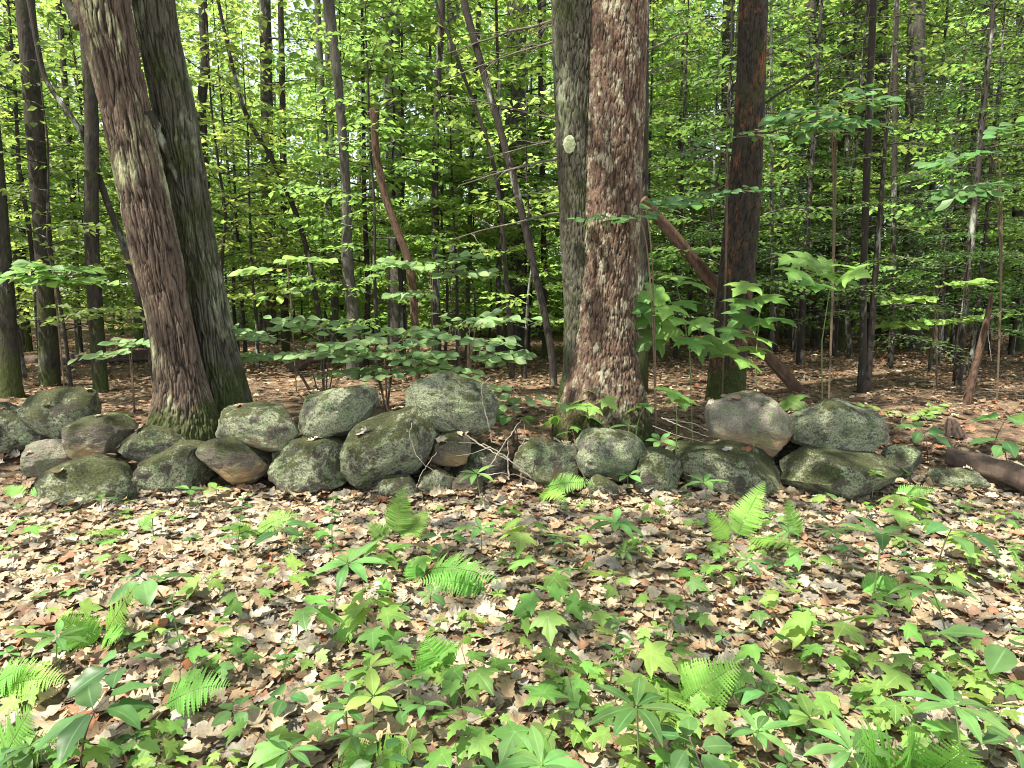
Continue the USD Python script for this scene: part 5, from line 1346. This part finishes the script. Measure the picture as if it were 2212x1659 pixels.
# tiny green sprouts
x, y, g = scatter(240, 1.4, 4.6, 41)
SP = []
for k in range(3):
    mb = MB(); gg = np.random.default_rng(600 + k); ve = []
    for q in range(3 + k):
        b = blade(.5, 4, .5, .3, .15) if k else maple_leaf()
        mb.add(frame(b[0], [0, 0, .35], horiz(q * 2.1 + gg.normal(0, .3), .1), Z, 1.0), b[1], b[2])
    mb.tube([[0, 0, -.1], [0, 0, .36]], [.02, .015], 4)
    SP.append((mb.mesh(), ('maple_green', 'whorl_green', 'maple_bright')[k], {'vein': mb.attr()}, 'sprout'))
n = len(x); a = g.uniform(0, 6.28, n)
instancer('small_sprouts', np.stack([x, y, tz(x, y) + .02], -1), np.stack([np.cos(a), np.sin(a), 0 * a], -1), Z + g.normal(0, .12, (n, 3)), g.uniform(.03, .065, n), SP, g.integers(0, 3, n), 'tiny green sprouts scattered through the leaf litter')

# ---------------------------------------------------------------- the wood behind
g = np.random.default_rng(91)
MARKS = [(20, 'the flared-foot trunk'), (90, 'the mossy trunk'), (200, 'the straight thin trunk'), (300, 'the leaning oak'), (450, 'the leaning oak'), (580, 'the broad dark trunk'), (660, 'the bowed stem'), (750, 'the lichen-spotted trunk'), (850, 'the snag'),
         (940, 'the pole-like stem'), (1015, 'the slim grey stem'), (1112, 'the grey pine'), (1172, 'the slim stem by the huge oak'), (1290, 'the huge oak'), (1400, 'the huge oak'), (1500, 'the tall maple sapling'), (1595, 'the rusty-patched tree'), (1700, 'the pale grey trunk'), (1756, 'the grey straight trunk'),
         (1812, 'the dark straight trunk'), (1872, 'the paired dark trunks'), (1925, 'the brown pine front stem'), (1972, 'the grey-brown pine'), (2030, 'the pale leaning stem'), (2120, 'the trunk above the snag'), (2200, 'the trunk at the far edge')]


def beside(x, y):
    px = CX + F * x / y
    m = min(MARKS, key=lambda q: abs(q[0] - px)); d = px - m[0]
    how = 'behind' if abs(d) < 14 else ('just right of' if d > 0 else 'just left of')
    return f'{how} {m[1]}'


ZONES = [(-9, 330, 'left of the leaning oak'), (330, 1000, 'between the leaning oak and the grey pine'), (1000, 1210, 'around the grey pine'), (1210, 1700, 'behind the huge oak and the rusty-patched tree'), (1700, 2300, 'in the dense wood on the right')]
ULAB = {'beech': 'slender level-layered tree', 'maple': 'bright young maple', 'hemlock': 'dark feathery conifer'}
n_under = 0
def under(x, y, nm, s, rz):
    px = CX + F * x / y
    zone = next((z for a, b, z in ZONES if px < b), ZONES[-1][2])
    kd = nm.split('_')[0]
    lab = f'{ULAB[kd]} {beside(x, y)}, {"near the wall" if y < 10 else "some way back" if y < 13 else "well back" if y < 17 else "far back" if y < 21 else "deepest"}'
    thing({'beech': 'understory_tree', 'maple': 'young_maple', 'hemlock': 'hemlock_tree'}[kd], lab, 'tree', (x, y, float(tz(x, y))), rz, s, ULAB[kd].split(' with')[0] + 's in the wood', KIND[nm])


def lit_path(x, y, a, b):
    """Does a tree at x, y stand between the sun and the sunlit patch of floor at a, b?"""
    d = SUN[:2] / SUN[2]; t = np.clip(((x - a) * d[0] + (y - b) * d[1]) / (d @ d), 0, 8)
    return math.hypot(x - a - d[0] * t, y - b - d[1] * t) < 1.25


kinds = [c[0] for c in CROWN_SPECS]
k = 0
while k < 120:
    y = 8.6 + 17 * g.random() ** 1.0; x = g.uniform(-1, 1) * (y * .88 + 1)
    nm = kinds[int(g.integers(len(kinds)))]
    if any(lit_path(x, y, *q) for q in PATCHES):
        continue
    right = x / y > .25
    if right and g.random() < .25:
        nm = 'hemlock_' + 'ab'[int(g.integers(2))]
    under(x, y, nm, float(g.uniform(.75, 1.35)), float(g.uniform(0, 360))); k += 1
for x, y, nm, s in ((4.6, 8.2, 'hemlock_a', .8), (6.2, 8.8, 'hemlock_b', .8), (1.9, 10.0, 'hemlock_a', .8), (7.2, 10, 'beech_a', 1), (3.2, 9.5, 'beech_c', .9), (-6.0, 8.6, 'beech_b', .9), (5.2, 11.5, 'hemlock_b', 1.0), (8.4, 12, 'hemlock_a', 1.1), (6.8, 13.5, 'hemlock_b', 1.2), (3.9, 12.8, 'hemlock_a', 1.0), (9.8, 14.5, 'hemlock_b', 1.1), (5.0, 15.5, 'hemlock_a', 1.3), (8.0, 16.5, 'hemlock_b', 1.2), (2.8, 13.5, 'hemlock_b', .9), (6.6, 9.4, 'hemlock_b', .9), (4.0, 11.0, 'hemlock_b', .95), (7.6, 11.4, 'hemlock_a', 1.0), (9.0, 13.0, 'hemlock_b', 1.2), (6.0, 14.6, 'hemlock_a', 1.4), (10.5, 16.5, 'hemlock_b', 1.3), (4.4, 17.5, 'hemlock_b', 1.3), (7.0, 18.5, 'hemlock_a', 1.6), (1.2, 12.0, 'beech_a', 1.0), (-3.0, 12.4, 'beech_c', 1.0), (-1.2, 11.2, 'maple_b', 1.2), (-4.4, 11.0, 'beech_b', 1.1), (-2.0, 9.4, 'beech_a', .9), (.2, 9.6, 'beech_b', .85)):
    under(x, y, nm, s, float(g.uniform(0, 360)))

# far trees: trunks one by one, foliage as one mass
c = kind_class('kind_far_trunk')
mb = MB(); zz = np.linspace(-.5, 16, 12); g2 = np.random.default_rng(5)
mb.tube(np.stack([np.cumsum(g2.normal(0, .06, 12)), np.cumsum(g2.normal(0, .06, 12)), zz], -1), np.linspace(.17, .08, 12), 9, .55)
put(c, 'trunk', mb.mesh(), 'bark_pine', smooth=True, attrs={'ridge': mb.attr()})
for k in range(64):
    y = g.uniform(18, 44); x = g.uniform(-1, 1) * y * .86
    px = CX + F * x / y
    zone = next((z for a, b, z in ZONES if px < b), ZONES[-1][2])
    thing('distant_tree', f'distant straight trunk seen {beside(x, y)}, {"half-way" if y < 27 else "far" if y < 36 else "farthest"} back', 'tree', (x, y, float(tz(x, y))), float(g.uniform(0, 360)), (float(g.uniform(.5, 1.2)),) * 2 + (1.0,), 'distant trunks in the wood', str(c.GetPath()))


def mass(name, label, pos, scale, seed, specs, mat_list):
    gg = np.random.default_rng(seed)
    protos = [(canopy(s, R, h, n_, lf), m, None, 'foliage') for (s, R, h, n_, lf), m in zip(specs, mat_list)]
    a = gg.uniform(0, 6.283, len(pos))
    return instancer(name, pos, np.stack([np.cos(a), np.sin(a), 0 * a], -1), np.tile(Z, (len(pos), 1)) + gg.normal(0, .06, (len(pos), 3)), scale, protos, gg.integers(0, len(protos), len(pos)), label)


N = 1650
y = np.sqrt(g.uniform(19 ** 2, 58 ** 2, N)); x = g.uniform(-1, 1, N) * y * .95
z = g.uniform(0, 1, N) ** 1.3 * (y * .50 + 3) + .2
keep = ~((x / y < -.42) & (z < 3.2) & (g.random(N) < .75)) & ~((x / y < -.2) & (z > y * .22) & (g.random(N) < .5))
x, y, z = x[keep], y[keep], z[keep]
mass('distant_forest', 'far-off mass of sunlit green forest foliage', np.stack([x, y, z + tz(x, y)], -1), g.uniform(.75, 1.35, len(x)), 71,
     [(51, 2.0, 1.2, 700, .19), (52, 1.7, 1.4, 560, .17), (53, 2.2, 1.0, 760, .20)], ['under_yellow', 'under_green', 'under_green'])
# canopy of the wood overhead, above the picture
N = 95
y = g.uniform(-9, 24, N); x = g.uniform(-18, 16, N); z = g.uniform(9.5, 16, N)
# where its shade falls on the ground
fx, fy = x - SUN[0] / SUN[2] * z, y - SUN[1] / SUN[2] * z
keep = ((fy > 4.6) & (fy < 7.6)) | (g.random(N) < .36)
keep &= z > y * .50 + 2.0
keep &= ~((fy > 8.2) & (fy < 13.5))
keep &= ~np.array([shades_patch((a, b, c_), 2.5) for a, b, c_ in zip(x, y, z)])
x, y, z = x[keep], y[keep], z[keep]
mass('forest_canopy', 'high leafy canopy closing over the wood above the wall', np.stack([x, y, z], -1), g.uniform(.7, 1.15, len(x)), 72,
     [(61, 2.3, 1.1, 800, .15), (62, 2.0, 1.3, 700, .14)], ['canopy_green', 'canopy_green'])
